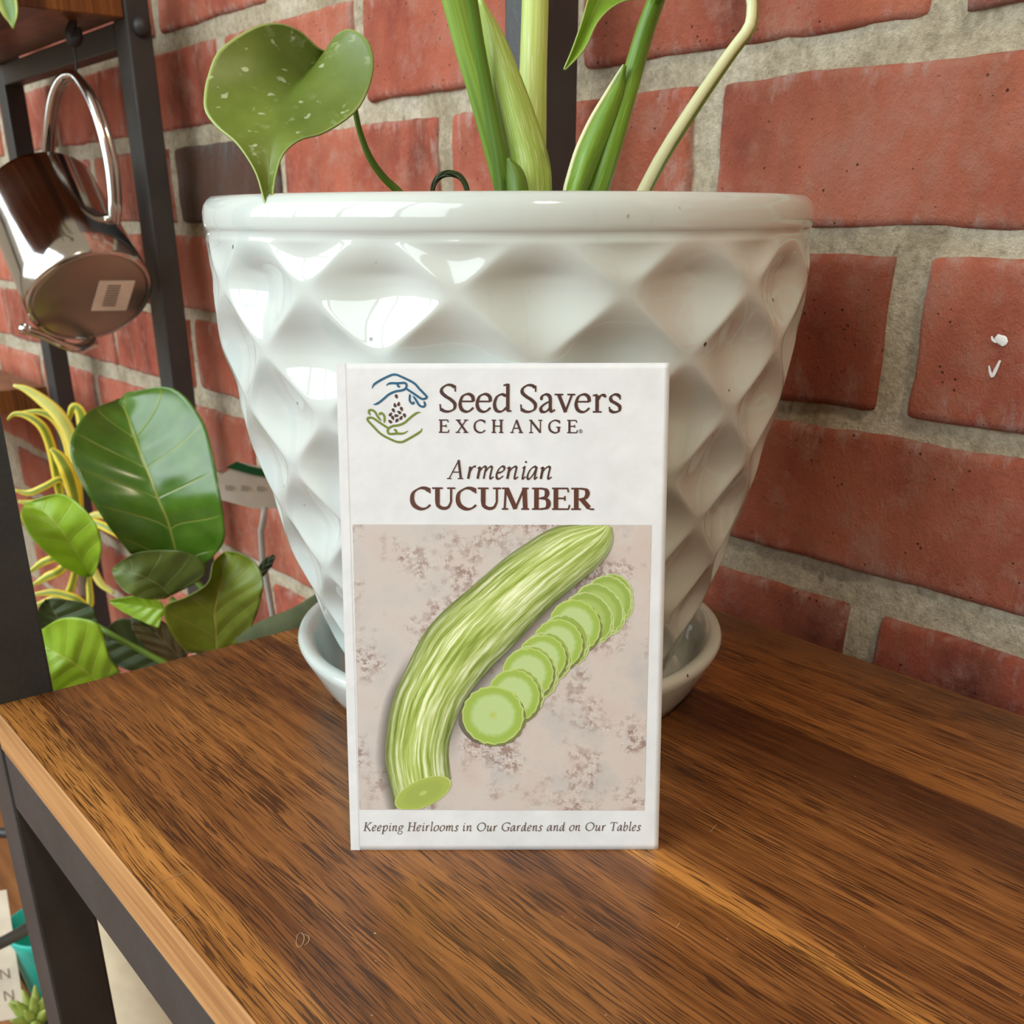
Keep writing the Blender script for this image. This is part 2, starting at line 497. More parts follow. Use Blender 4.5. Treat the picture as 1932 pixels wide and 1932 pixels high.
# (bottom, top) of the courses as measured, then evenly on above and below
courses = [(0.2173, 0.2690, 1), (0.1529, 0.2053, 0), (0.0873, 0.1429, 1), (0.0245, 0.0793, 0), (-0.0430, 0.0090, 1)]
zt = 0.2690; par = 0
for k in range(6):
    courses.append((zt + 0.012, zt + 0.012 + 0.0528, par)); zt += 0.0648; par ^= 1
zb = -0.0430; par = 0
for k in range(6):
    courses.append((zb - 0.012 - 0.0528, zb - 0.012, par)); zb -= 0.0648; par ^= 1
brs = random.Random(21)
dark_at = {(1, -0.593 - 0.18): 0}
special = {}
for (z0, z1, half) in courses:
    j0 = (-0.2195 if half else -0.3210) + 0.1806 * 2
    for k in range(10):
        jr = j0 - k * 0.1806; jl = jr - 0.1806      # joint centres right and left
        gap = 0.0145 + brs.uniform(-0.002, 0.002)
        xa, xb = jl + gap / 2, jr - gap / 2
        if xa < X0 or xb > X1: continue
        o = bpy.data.objects.new('brick', brs.choice(brick_meshes)); link(o, wall)
        o.location = ((xa + xb) / 2, WY + brs.uniform(-0.0012, 0.0012), (z0 + z1) / 2)
        o.rotation_euler = (brs.uniform(-0.012, 0.012), brs.uniform(-0.006, 0.006), brs.uniform(-0.012, 0.012))
        o.scale = ((xb - xa) / BL, 1, (z1 - z0) / BH)
        if brs.random() < 0.5: o.rotation_euler.y += math.pi
        g = brs.uniform(0.82, 1.12); w = brs.uniform(0.92, 1.08)
        o.color = (g, g * w, g * w, 1)
        xm = (xa + xb) / 2
        if half == 0 and abs(z0 - 0.1529) < 1e-4 and abs(xm + 0.773) < 0.03: o.color = (0.24, 0.42, 0.50, 1)     # over-burnt brick
        if abs(z0 - 0.0873) < 1e-4 and abs(xm + 0.31) < 0.03: o.color = (0.68, 0.60, 0.55, 1)
        special[(round(z0, 4), k)] = o
# dabs of white paint on one brick
pm = plain('white_paint_dab', (0.75, 0.72, 0.68), 0.5)
pb = min((o for o in wall.children), key=lambda o: (Vector((-0.12, WY, 0.115)) - o.location).length)
for pts, rr in (([(1880, 634), (1886, 640), (1893, 644), (1888, 651)], [5, 8, 9, 4]), ([(1871, 634), (1873, 641), (1880, 646)], [1.5, 2.5, 2]), ([(1866, 690), (1868, 702), (1872, 710), (1878, 699), (1887, 680)], [1.5, 2.5, 3, 3.5, 2])):
    P3 = []
    for px, py_ in pts:
        d = ray(px, py_); P3.append(EYEP + d * ((WY - 0.0004) / d.y))
    s = 0.37 / FPX
    vs, fs, uv = tube_data(P3, [q * s for q in rr], 14, 8, 0.18, (0, 1, 0))
    inv = (Matrix.Translation(pb.location) @ pb.rotation_euler.to_matrix().to_4x4() @ Matrix.Diagonal((*pb.scale, 1))).inverted()
    me = bpy.data.meshes.new('paint_dab'); me.from_pydata([tuple(inv @ Vector(v)) for v in vs], [], fs); me.materials.append(pm)
    o = bpy.data.objects.new('paint_dab', me); link(o, pb); o['label'] = 'dab of white paint'
# ------------------------------------------------------------------ shelving units
XL = -0.369           # left end of the board
YF, YB = 0.0665, 0.3360
unit = empty('shelving_unit', (0.05, 0.2, FLOOR), 'black steel shelving unit whose walnut board carries the white planter', 'shelf unit', 'black steel shelving units')
XR = 0.47
PW = 0.0215
board = box('shelf_board', XL, XR, YF + 0.0008, YB, -0.0165, 0.0, M['wood'], unit, 0.0, 1, label='walnut laminate shelf board with a pale stripe')
band = box('edge_band', XL, XR, YF, YF + 0.0008, -0.0165, 0.0, M['edge'], board, 0.0004, 2)
box('front_rail', XL, XR, YF + 0.0004, YF + 0.0204, -0.0412, -0.0167, M['black'], unit, 0.0012, 2)
box('back_rail', XL, XR, YB - 0.020, YB - 0.0004, -0.0412, -0.0167, M['black'], unit, 0.0012, 2)
for x0 in (XL - 0.0252, XR + 0.0002):
    for y0 in (YF - 0.0005, YB - 0.0195):
        box('post', x0, x0 + 0.025, y0, y0 + (PW if y0 < 0.2 else 0.0195), FLOOR, 0.62, M['black'], unit, 0.0012, 2)
    box('end_rail', x0 + 0.002, x0 + 0.023, YF + PW, YB - 0.020, -0.36, -0.3385, M['black'], unit, 0.0012, 2)
def hairline(pts, r=0.00009):
    P3 = []
    for x, y in pts:
        d = ray(x, y); P3.append(EYEP + d * (-EYE / d.z) + Vector((0, 0, 0.0001)))
    return P3
sc_m = plain('pale_scratch', (0.42, 0.27, 0.14), 0.6)
for pts in ([(560, 1772), (562, 1764), (569, 1761), (574, 1768), (572, 1780), (565, 1788), (559, 1782), (560, 1772)], [(574, 1763), (583, 1768), (582, 1778), (575, 1784)],
            [(295, 1666), (345, 1649), (368, 1642)], [(330, 1742), (358, 1722)], [(1340, 1570), (1347, 1562), (1353, 1556)], [(1276, 1752), (1283, 1741)]):
    tube('scratch', hairline(pts), [0.00007, 0.00011, 0.00007], sc_m, board, 20, 5, 0.35, (0, 0, 1))

far = empty('shelving_unit', (-0.97, 0.2, FLOOR), 'black steel shelving unit by the wall with the hanging steel watering can', 'shelf unit', 'black steel shelving units')
for x0 in (-0.835, -1.140):
    for y0, y1 in ((0.3186, 0.3360), (0.02, 0.0374)):
        if y0 < 0.1: continue
        p = box('post', x0, x0 + 0.025, y0, y1, FLOOR, 0.62, M['black'], far, 0.0012, 2)
box('post', -1.140, -1.115, 0.02, 0.0374, FLOOR, 0.62, M['black'], far, 0.0012, 2)
box('back_beam', -1.115, -0.835, 0.3186, 0.3340, 0.2655, 0.2820, M['black'], far, 0.001, 2)
fb = box('shelf_board', -1.125, -0.812, 0.02, 0.3180, 0.2822, 0.2990, M['wood'], far, 0.0006, 1)
box('shelf_board', -1.60, -1.142, 0.02, 0.3180, -0.0240, -0.0020, M['wood'], far, 0.0006, 1)
lathe('bolt', [(0.0, 0.0062), (0.004, 0.0058), (0.0062, 0.003), (0.0066, 0.0)], (-0.810, 0.3285, 0.2775), M['black'], far, 20, (1, 0, 0))

# ------------------------------------------------------------------ planter and saucer
PC = HF * 0.3586 - HR * 0.0008
NF = 14
PH0 = R_(-8.0)                     # node angle from the direction that faces the lens
prof_z = [0.004, 0.010, 0.018, 0.039, 0.055, 0.069, 0.092, 0.104, 0.121, 0.131, 0.150, 0.165]
prof_r = [0.0555, 0.0580, 0.0618, 0.0702, 0.0757, 0.0795, 0.0855, 0.0880, 0.0910, 0.0920, 0.0928, 0.0930]
def prof(z): return float(np.interp(z, prof_z, prof_r))
ROW0, ROWP = 0.1395, 0.0165
def dimple(th, z):
    v = (ROW0 - z) / (2 * ROWP)               # one per diamond height
    u = (th - PH0) / (2 * math.pi / NF)       # one per diamond width
    a = u + v; b = u - v
    s = abs(math.sin(math.pi * a) * math.sin(math.pi * b))
    return (s * s + 0.004) ** 0.47 - 0.0747
pot = empty('planter_pot', (PC.x, PC.y, 0.004), 'large white glazed planter pot with dimpled diamond pattern on the shelf', 'plant pot')
NA = NF * 36
DZ = 2 * ROWP / 36
zs = [ROW0 + DZ * i for i in range(-147, 14)]
vs, fs = [], []
def ringpts(r_of, z):
    for k in range(NA):
        th = 2 * math.pi * k / NA + PH0
        r = r_of(th)
        d = HR * math.sin(th) - HF * math.cos(th)
        vs.append(PC + d * r + Vector((0, 0, z)))
for z in zs:
    fade = min(1, max(0, (0.1515 - z) / 0.008)) * min(1, max(0, (z - 0.006) / 0.012))
    w = 0.0007
    ringpts(lambda th: prof(z) + 0.0008 * fade - 0.0046 * fade * dimple(th, z) * (1 + 0.25 * mnoise.noise(Vector((math.sin(th) * 4, math.cos(th) * 4, z * 25)))) + mnoise.noise(Vector((math.sin(th) * 5, math.cos(th) * 5, z * 60))) * w, z)
# rolled rim
rimc = [(0.0924, 0.1528), (0.0929, 0.1534), (0.0932, 0.1546), (0.0933, 0.1562), (0.0932, 0.1580), (0.0927, 0.1598), (0.0917, 0.1612), (0.0905, 0.1621), (0.0885, 0.1623), (0.0865, 0.1617), (0.0852, 0.1604), (0.0847, 0.1585)]
for r, z in rimc:
    ringpts(lambda th: r + mnoise.noise(Vector((math.sin(th) * 4, math.cos(th) * 4, 3.0))) * 0.0004, z + 0)
for r, z in ((0.0843, 0.15), (0.083, 0.13), (0.080, 0.10), (0.0, 0.10)): ringpts(lambda th: r, z)
nr = len(vs) // NA
for i in range(nr - 1):
    for k in range(NA):
        q = [i * NA + k, i * NA + (k + 1) % NA, (i + 1) * NA + (k + 1) % NA, (i + 1) * NA + k]
        if i < len(zs) - 1:                     # lay the triangles along the ridges
            u = (k + 0.5) / 36; v = (ROW0 - zs[i] - DZ / 2) / (2 * ROWP)
            if abs(math.sin(math.pi * (u + v))) < abs(math.sin(math.pi * (u - v))): fs += [[q[0], q[1], q[2]], [q[0], q[2], q[3]]]
            else: fs += [[q[1], q[2], q[3]], [q[1], q[3], q[0]]]
        else: fs.append(q)
fs.append(list(range(NA))[::-1])
mesh_obj('pot_body', vs, fs, M['glaze'], pot)
sv, sf = [], []
for i in range(12):
    for k in range(48):
        r = 0.0838 * i / 11; a = 2 * math.pi * k / 48
        sv.append(Vector((PC.x + r * math.cos(a), PC.y + r * math.sin(a), 0.146 + mnoise.noise(Vector((r * 70 * math.cos(a), r * 70 * math.sin(a), 0))) * 0.002)))
for i in range(11):
    for k in range(48): sf.append([i * 48 + k, i * 48 + (k + 1) % 48, (i + 1) * 48 + (k + 1) % 48, (i + 1) * 48 + k])
mesh_obj('soil', sv, sf, M['soil'], pot, label='dark potting soil')

saucer = lathe('pot_saucer', [(0.0, 0.0), (0.0635, 0.0), (0.0665, 0.0012), (0.0698, 0.006), (0.0730, 0.012), (0.0758, 0.0170), (0.0766, 0.0192), (0.0760, 0.0208), (0.0744, 0.0214), (0.0722, 0.0208),
                              (0.0700, 0.0180), (0.0680, 0.0125), (0.0650, 0.0070), (0.0610, 0.0046), (0.057, 0.0040), (0.0, 0.0040)], (PC.x, PC.y, 0.0), M['glaze'], None, 160)
for v in saucer.data.vertices: v.co -= Vector((PC.x, PC.y, 0))
saucer.location = (PC.x, PC.y, 0.0)
tag(saucer, 'white glazed saucer with rolled rim under the planter', 'saucer')
# ------------------------------------------------------------------ seed packet: envelope leaning on the pot, with its printing
PKW, PKH = 0.0826, 0.1264
B0 = HF * 0.2389 + HR * -0.0434
EX = HR.copy()
TOPD, TOPZ = 0.2672, 0.1231
EY = (HF * (TOPD - 0.2389) + Vector((0, 0, TOPZ))).normalized()
EN = EX.cross(EY)                              # towards the lens
if EN.dot(HF) > 0: EN = -EN
packet = empty('seed_packet', tuple(B0 + EX * PKW / 2), 'white paper seed packet with cucumber picture leaning on the planter', 'seed packet')
# photo corners (left bottom, right bottom, right top, left top) -> packet millimetres
src = [(662, 1604), (1241, 1600), (1258, 685), (632, 688)]
dst = [(0, 0), (PKW, 0), (PKW, PKH), (0, PKH)]
A_, b_ = [], []
for (x, y), (u, v) in zip(src, dst):
    A_.append([x, y, 1, 0, 0, 0, -u * x, -u * y]); b_.append(u)
    A_.append([0, 0, 0, x, y, 1, -v * x, -v * y]); b_.append(v)
Hm = np.append(np.linalg.solve(np.array(A_), np.array(b_)), 1).reshape(3, 3)
def uvp(x, y):
    q = Hm @ np.array([x, y, 1.0]); return np.array([q[0] / q[2], q[1] / q[2]])
def puff(u, v):
    a = u / PKW; b = v / PKH
    a = min(max(a, 0), 1); b = min(max(b, 0), 1)
    p = 0.0005 * math.sin(math.pi * a) * math.sin(math.pi * b) ** 0.8
    w = mnoise.noise(Vector((u * 38, v * 30, 4.0))) * 0.00022 + mnoise.noise(Vector((u * 95, v * 80, 9.0))) * 0.00007
    e = min(1, min(a, 1 - a, b, 1 - b) / 0.03)
    return p + w * e
def pk(u, v, lift=0.0):
    return B0 + EX * u + EY * v + EN * (puff(u, v) + 0.0005 + lift)
def make_paper():
    t = MT('matt_white_paper', 0.55)
    P = t.objc()
    n = t.noise(P, 130, 4)
    t.color(t.mix(t.mapr(n, 0.35, 0.7), (0.61, 0.615, 0.63), (0.67, 0.675, 0.69)))
    cr = t.noise(t.scale(P, (40, 40, 60)), 1, 4, 0.6)
    t.bump(t.math('ADD', cr, t.math('MULTIPLY', t.noise(P, 350, 2), 0.15)), 0.25, 0.0012)
    return t.m
nu, nv = 60, 84
vs, fs = [], []
for j in range(nv + 1):
    for i in range(nu + 1):
        vs.append(pk(PKW * i / nu, PKH * j / nv))
nb = len(vs)
for j in range(nv + 1):
    for i in range(nu + 1):
        u, v = PKW * i / nu, PKH * j / nv
        vs.append(B0 + EX * u + EY * v - EN * (0.0 + 0.4 * abs(puff(u, v))) + EN * 0.00015)
W1 = nu + 1
for j in range(nv):
    for i in range(nu):
        a = j * W1 + i
        fs.append([a, a + 1, a + W1 + 1, a + W1]); fs.append([nb + a, nb + a + W1, nb + a + W1 + 1, nb + a + 1])
for i in range(nu):
    fs.append([i, nb + i, nb + i + 1, i + 1]); a = nv * W1 + i; fs.append([a, a + 1, nb + a + 1, nb + a])
for j in range(nv):
    a = j * W1; fs.append([a, a + W1, nb + a + W1, nb + a]); a = j * W1 + nu; fs.append([a, nb + a, nb + a + W1, a + W1])
mesh_obj('envelope', vs, fs, make_paper(), packet)
# folded side flap along the left edge
vs, fs = [], []
for j in range(61):
    v = PKH * j / 60
    for u, l in ((0.0, 0.00004), (0.0022, 0.00007), (0.0025, 0.00001)): vs.append(pk(u, v, l))
for j in range(60):
    for k in range(2): fs.append([j * 3 + k, j * 3 + k + 1, j * 3 + k + 4, j * 3 + k + 3])
mesh_obj('side_fold', vs, fs, bpy.data.materials['matt_white_paper'], packet, False)

class Print:
    """collects flat shapes on the packet front"""
    def __init__(s, lift): s.v, s.f, s.uv, s.lift = [], [], [], lift
    def poly(s, pts):
        b = len(s.v)
        s.v += [pk(p[0], p[1], s.lift) for p in pts]; s.uv += [(p[0], p[1]) for p in pts]
        s.f.append(list(range(b, b + len(pts))))
    def ribbon(s, c, w):
        """c: centre points (packet metres), w: widths"""
        n = len(c); b = len(s.v)
        for i in range(n):
            t = c[min(i + 1, n - 1)] - c[max(i - 1, 0)]
            l = np.hypot(*t) or 1e-9
            nn = np.array([-t[1], t[0]]) / l * w[i] / 2
            for q in (c[i] + nn, c[i] - nn):
                s.v.append(pk(q[0], q[1], s.lift)); s.uv.append((q[0], q[1]))
        for i in range(n - 1): s.f.append([b + 2 * i + 1, b + 2 * i + 3, b + 2 * i + 2, b + 2 * i])
    def disc(s, c, r, n=14):
        s.poly([(c[0] + r * math.cos(2 * math.pi * k / n), c[1] + r * math.sin(2 * math.pi * k / n)) for k in range(n)])
    def build(s, name, mat, parent=None, label=None):
        return mesh_obj(name, s.v, s.f, mat, parent or packet, False, s.uv, label)

# ---- letters: skeleton strokes, x in 0..1 of the letter's width, y in cap heights; widths follow a broad pen
XH = 0.667
def L(x0, y0, x1, y1, w=None): return ('l', [(x0, y0), (x1, y1)], w)
def S(pts, w=None): return ('s', pts, w)
def serif(x0, x1, y): return L(x0, y, x1, y, 'k')
ROMAN = {
 'S': [S([(.88,.90),(.70,.97),(.42,.975),(.15,.86),(.12,.71),(.35,.57),(.66,.45),(.90,.29),(.86,.11),(.58,.02),(.30,.025),(.07,.10)]), L(.92,.965,.925,.74,'k'), L(.03,.28,.07,.03,'k')],
 's': [S([(.86,.58),(.66,.645),(.38,.645),(.14,.55),(.20,.42),(.55,.33),(.86,.22),(.84,.07),(.55,.015),(.28,.02),(.08,.08)]), L(.89,.635,.90,.47,'k'), L(.03,.20,.07,.03,'k')],
 'e': [L(.10,.385,.93,.385,'k'), S([(.94,.385),(.90,.54),(.74,.63),(.52,.65),(.22,.56),(.07,.31),(.17,.10),(.42,.015),(.68,.035),(.95,.16)])],
 'd': [S([(.70,.59),(.46,.645),(.20,.55),(.07,.30),(.15,.08),(.36,.015),(.55,.06),(.72,.17)]), L(.80,1.03,.80,.04,'T'), L(.56,.965,.80,1.02,'k'), L(.76,.03,1.0,.045,'k')],
 'a': [S([(.09,.49),(.20,.60),(.42,.65),(.62,.59),(.69,.45),(.69,.14),(.78,.025),(.99,.09)]), ('d', [(.12,.49)], .055), S([(.68,.40),(.36,.31),(.10,.17),(.12,.04),(.32,.01),(.53,.07),(.69,.18)])],
 'v': [L(.20,.64,.54,.0,'T'), L(.84,.64,.53,.02,'m'), serif(.0,.42,.645), serif(.62,1.0,.645)],
 'r': [L(.32,.62,.32,.02,'T'), serif(.02,.64,.018), L(.02,.61,.34,.645,'k'), S([(.38,.46),(.52,.58),(.70,.635),(.90,.60)]), ('d', [(.88,.585)], .05)],
 'E': [L(.22,.98,.22,.02,'T'), serif(.0,.90,.98), serif(.0,.95,.02), serif(.22,.72,.52), L(.89,.985,.93,.80,'k'), L(.73,.63,.73,.41,'k'), L(.94,.015,1.0,.22,'k')],
 'X': [L(.17,.98,.86,.02,'T'), L(.83,.98,.15,.02,'k'), serif(.02,.40,.98), serif(.66,.98,.98), serif(.0,.36,.02), serif(.62,1.0,.02)],
 'C': [S([(.92,.86),(.72,.965),(.45,.965),(.15,.78),(.07,.48),(.17,.19),(.46,.02),(.75,.04),(.98,.20)]), L(.93,.985,.95,.74,'k')],
 'H': [L(.20,.98,.20,.02,'T'), L(.80,.98,.80,.02,'T'), serif(.02,.38,.98), serif(.62,.98,.98), serif(.02,.38,.02), serif(.62,.98,.02), serif(.2,.8,.52)],
 'A': [L(.49,.99,.13,.02,'k'), L(.48,1.0,.85,.02,'T'), serif(.24,.70,.36), serif(.0,.27,.02), serif(.66,1.0,.02)],
 'N': [L(.15,.97,.15,.02,'k'), L(.86,.98,.86,.0,'k'), L(.12,.98,.86,.02,'T'), serif(.0,.22,.98), serif(.70,1.0,.98), serif(.0,.30,.02)],
 'G': [S([(.90,.86),(.70,.965),(.45,.965),(.15,.78),(.07,.48),(.17,.19),(.46,.02),(.68,.03),(.86,.11)]), L(.90,.985,.92,.74,'k'), L(.85,.44,.85,.09,'T'), serif(.64,1.0,.44)],
 'U': [L(.23,.97,.23,.36,'T'), ('s', [(.23,.37),(.27,.16),(.48,.04),(.70,.10),(.82,.34)], ('T','k')), L(.82,.34,.82,.97,'m'), serif(.0,.46,.975), serif(.65,1.0,.975)],
 'M': [L(.14,.96,.10,.03,'m'), L(.17,.97,.50,.03,'T'), L(.80,.95,.49,.02,'m'), L(.83,.97,.86,.03,'T'), serif(.0,.24,.975), serif(.74,.98,.975), serif(.0,.23,.02), serif(.71,1.0,.02)],
 'B': [L(.24,.98,.24,.02,'T'), serif(.0,.55,.975), serif(.0,.55,.02), serif(.24,.55,.52), S([(.5,.975),(.74,.92),(.82,.76),(.74,.59),(.5,.52)], 'v'), S([(.5,.52),(.80,.46),(.90,.27),(.80,.08),(.5,.02)], 'v')],
 'R': [L(.22,.98,.22,.02,'T'), serif(.0,.5,.975), serif(.0,.42,.02), serif(.22,.45,.48), S([(.42,.975),(.64,.92),(.71,.74),(.62,.55),(.42,.48)], 'v'), L(.44,.50,.78,.08,'T'), S([(.72,.12),(.82,.03),(1.0,.02)], 'k')],
 'O': [S([(.5,.985),(.18,.82),(.06,.48),(.2,.15),(.5,.015),(.82,.18),(.94,.52),(.8,.85),(.5,.985)])],
 'K': [L(.20,.98,.20,.02,'T'), serif(.02,.38,.98), serif(.02,.38,.02), L(.80,.97,.24,.48,'k'), L(.34,.55,.88,.02,'T'), serif(.62,.98,.98), serif(.74,1.0,.02)],
 'T': [L(.50,.98,.50,.02,'T'), serif(.04,.96,.975), serif(.32,.68,.02), L(.05,.98,.03,.80,'k'), L(.95,.98,.97,.80,'k')],
}
ITALIC = {
 'r': [L(.28,.62,.28,.01,'T'), L(.10,.55,.30,.64,'k'), S([(.30,.36),(.50,.56),(.72,.65),(.92,.62)])],
 'm': [L(.14,.62,.14,.01,'T'), L(.02,.54,.15,.64,'k'), S([(.15,.36),(.27,.56),(.39,.645),(.47,.58),(.47,.40),(.47,.01)], 't'), S([(.48,.36),(.60,.56),(.72,.645),(.80,.58),(.80,.40),(.80,.12),(.86,.02),(.99,.12)], 't')],
 'n': [L(.20,.62,.20,.01,'T'), L(.02,.54,.22,.64,'k'), S([(.21,.36),(.40,.56),(.60,.645),(.72,.58),(.72,.40),(.72,.12),(.80,.02),(.99,.12)], 't')],
 'i': [S([(.15,.55),(.42,.63),(.45,.52),(.45,.12),(.58,.02),(.95,.13)], 't'), ('d', [(.50,.88)], .055)],
 'e': [S([(.14,.31),(.55,.36),(.80,.48),(.74,.62),(.50,.645),(.22,.50),(.10,.25),(.22,.05),(.48,.02),(.85,.16)], 't')],
 'a': [S([(.74,.58),(.55,.645),(.25,.50),(.10,.22),(.16,.03),(.34,.03),(.58,.25),(.74,.56)], 't'), S([(.76,.64),(.76,.12),(.83,.02),(1.0,.12)], 't')],
 'p': [L(.24,.62,.20,-.32,'T'), L(.05,.54,.26,.64,'k'), serif(.02,.42,-.32), S([(.24,.42),(.48,.63),(.76,.62),(.88,.40),(.72,.09),(.42,.01),(.22,.09)], 't')],
 'g': [S([(.45,.645),(.18,.52),(.22,.26),(.50,.24),(.74,.40),(.70,.60),(.45,.645)], 't'), L(.70,.60,.98,.63,'k'), S([(.34,.25),(.16,.10),(.40,.03),(.78,-.03),(.86,-.20),(.55,-.34),(.18,-.30),(.06,-.16),(.24,-.02)], 'k')],
 'l': [S([(.25,.95),(.45,1.02),(.45,.12),(.60,.02),(.95,.13)], 't')],
 'o': [S([(.52,.645),(.22,.52),(.10,.22),(.26,.02),(.52,.015),(.82,.18),(.90,.45),(.76,.62),(.52,.645)])],
 's': [S([(.88,.52),(.74,.63),(.48,.64),(.32,.50),(.52,.34),(.72,.20),(.60,.04),(.32,.015),(.08,.12)])],
 'u': [S([(.05,.55),(.22,.63),(.24,.50),(.20,.16),(.30,.02),(.52,.10),(.72,.40)], 't'), S([(.76,.64),(.76,.12),(.83,.02),(1.0,.12)], 't')],
 'd': [S([(.68,.58),(.50,.645),(.24,.50),(.10,.22),(.16,.03),(.32,.03),(.54,.25),(.68,.56)], 't'), S([(.72,1.02),(.72,.12),(.80,.02),(1.0,.12)], 't'), L(.60,.96,.74,1.02,'k')],
 'b': [S([(.22,1.0),(.18,.30),(.26,.04),(.50,.015),(.80,.20),(.86,.48),(.68,.64),(.42,.55),(.20,.34)], 't'), L(.06,.95,.24,1.02,'k')],
}
WID = dict(K=.72, H=.80, O=.82, G=.78, T=.66, A=.8, e=.42, p=.52, i=.27, n=.50, g=.50, r=.38, l=.26, o=.50, m=.76, s=.38, u=.52, a=.50, d=.50, b=.48)
def glyph(pr, ch, x0, x1, base, cap, T, thin, slant=0.0, font=ROMAN, pen=R_(28), mapf=None):
    """x0..x1, base, cap in photo px of the upright packet front; mapf maps them to packet metres"""
    strokes = font.get(ch) or ROMAN[ch]
    wd = x1 - x0
    def P(p): return np.array([x0 + p[0] * wd + slant * (p[1] - 0.3) * cap, base - p[1] * cap])
    for kind, pts, w in strokes:
        if kind == 'd':
            c = P(pts[0]); r = w * cap * (1.0 if T < 0.15 else 1.2)
            pr.poly([mapf(*(c + r * np.array([math.cos(k * math.pi / 6), -math.sin(k * math.pi / 6)]))) for k in range(12)])
            continue
        pp = [P(p) for p in pts]
        c = catmull(pp, 3 if kind == 'l' else 10 * len(pts))
        n = len(c)
        ww = []
        for i in range(n):
            t = c[min(i + 1, n - 1)] - c[max(i - 1, 0)]
            ang = math.atan2(-t[1], t[0])
            if w is None or w == 't': f = thin + (T - thin) * abs(math.sin(ang - (pen if w is None else R_(42)))) ** 1.3
            elif w == 'v': f = thin + (T - thin) * abs(math.sin(ang)) ** 1.2
            elif w == 'T': f = T
            elif w == 'm': f = thin * 1.35
            elif isinstance(w, tuple): f = T + (thin * 1.3 - T) * (i / (n - 1)) ** 0.8
            else: f = thin
            ww.append(f * cap)
        # widths are in photo px: convert locally to packet metres
        cm = [mapf(*q) for q in c]
        k = np.hypot(*(mapf(c[0][0] + 10, c[0][1]) - mapf(c[0][0], c[0][1]))) / 10
        pr.ribbon([np.array(q) for q in cm], [q * k for q in ww])
INK = plain('brown_printing_ink', (0.055, 0.018, 0.013), 0.4)
INK2 = plain('grey_brown_ink', (0.10, 0.062, 0.052), 0.45)
LF = 0.00012
z4 = lambda X: 820 + X / 5.2216
z5 = lambda X: 760 + X / 5.2216
pr = Print(LF)
for ch, a, b in [('S',35,200),('e',225,374),('e',392,541),('d',560,738),('S',825,987),('a',1013,1166),('v',1160,1362),('e',1360,1509),('r',1532,1670),('s',1693,1813)]:
    glyph(pr, ch, z4(a), z4(b), 778.2, 51.5, 0.128, 0.056, mapf=uvp)
pr.build('brand_lettering', INK, None, 'dark brown words Seed Savers')
pr = Print(LF)
for ch, a, b in [('E',28,126),('X',192,316),('C',370,484),('H',543,662),('A',728,852),('N',912,1040),('G',1100,1220),('E',1284,1384)]:
    glyph(pr, ch, z4(a), z4(b), 817.0, 24.0, 0.165, 0.085, mapf=uvp)
c = (z4(1416), 813.7)
ringp = [np.array(uvp(c[0] + 3.3 * math.cos(k * math.pi / 8), c[1] + 3.3 * math.sin(k * math.pi / 8))) for k in range(17)]
pr.ribbon(ringp, [0.00009] * 17)
glyph(pr, 'R', c[0] - 1.5, c[0] + 1.9, c[1] + 1.8, 3.6, 0.2, 0.15, mapf=uvp)
pr.build('brand_lettering', INK, None, 'dark brown spaced capitals EXCHANGE')
pr = Print(LF)
for ch, a, b in [('A',440,585),('r',625,690),('m',715,880),('e',908,985),('n',1005,1120),('i',1150,1195),('a',1212,1308),('n',1332,1448)]:
    glyph(pr, ch, z5(a - 6), z5(b + 8), 903.8, 35.5 if ch == 'A' else 36.5, 0.125, 0.055, 0.20, ITALIC, mapf=uvp)
pr.build('variety_lettering', INK, None, 'dark brown italic word Armenian')
pr = Print(LF)
for ch, a, b in [('C',68,266),('U',278,505),('C',516,714),('U',726,953),('M',962,1228),('B',1256,1436),('E',1452,1624),('R',1640,1864)]:
    glyph(pr, ch, z5(a), z5(b), 960.6, 40.4, 0.215, 0.075, mapf=uvp)
pr.build('variety_lettering', plain('red_brown_ink', (0.085, 0.024, 0.014), 0.4), None, 'bold red brown capitals CUCUMBER')
pr = Print(LF)
for word, a, b in [('Keeping',686,761),('Heirlooms',768.5,864.5),('in',872,890),('Our',899,937.5),('Gardens',945.5,1022.5),('and',1031,1065),('on',1073,1094),('Our',1103,1141.5),('Tables',1149.5,1207.5)]:
    tot = sum(WID[q] + 0.07 for q in word) - 0.07
    k = (b - a) / tot; x = a
    bl = 1567.6 - (0.5 * (a + b) - 686) / 521 * 3.2
    for q in word:
        glyph(pr, q, x, x + WID[q] * k, bl, 16.2, 0.12, 0.065, 0.16, ITALIC, mapf=uvp)
        x += (WID[q] + 0.07) * k
pr.build('motto_lettering', INK2, None, 'small grey brown italic line of writing')
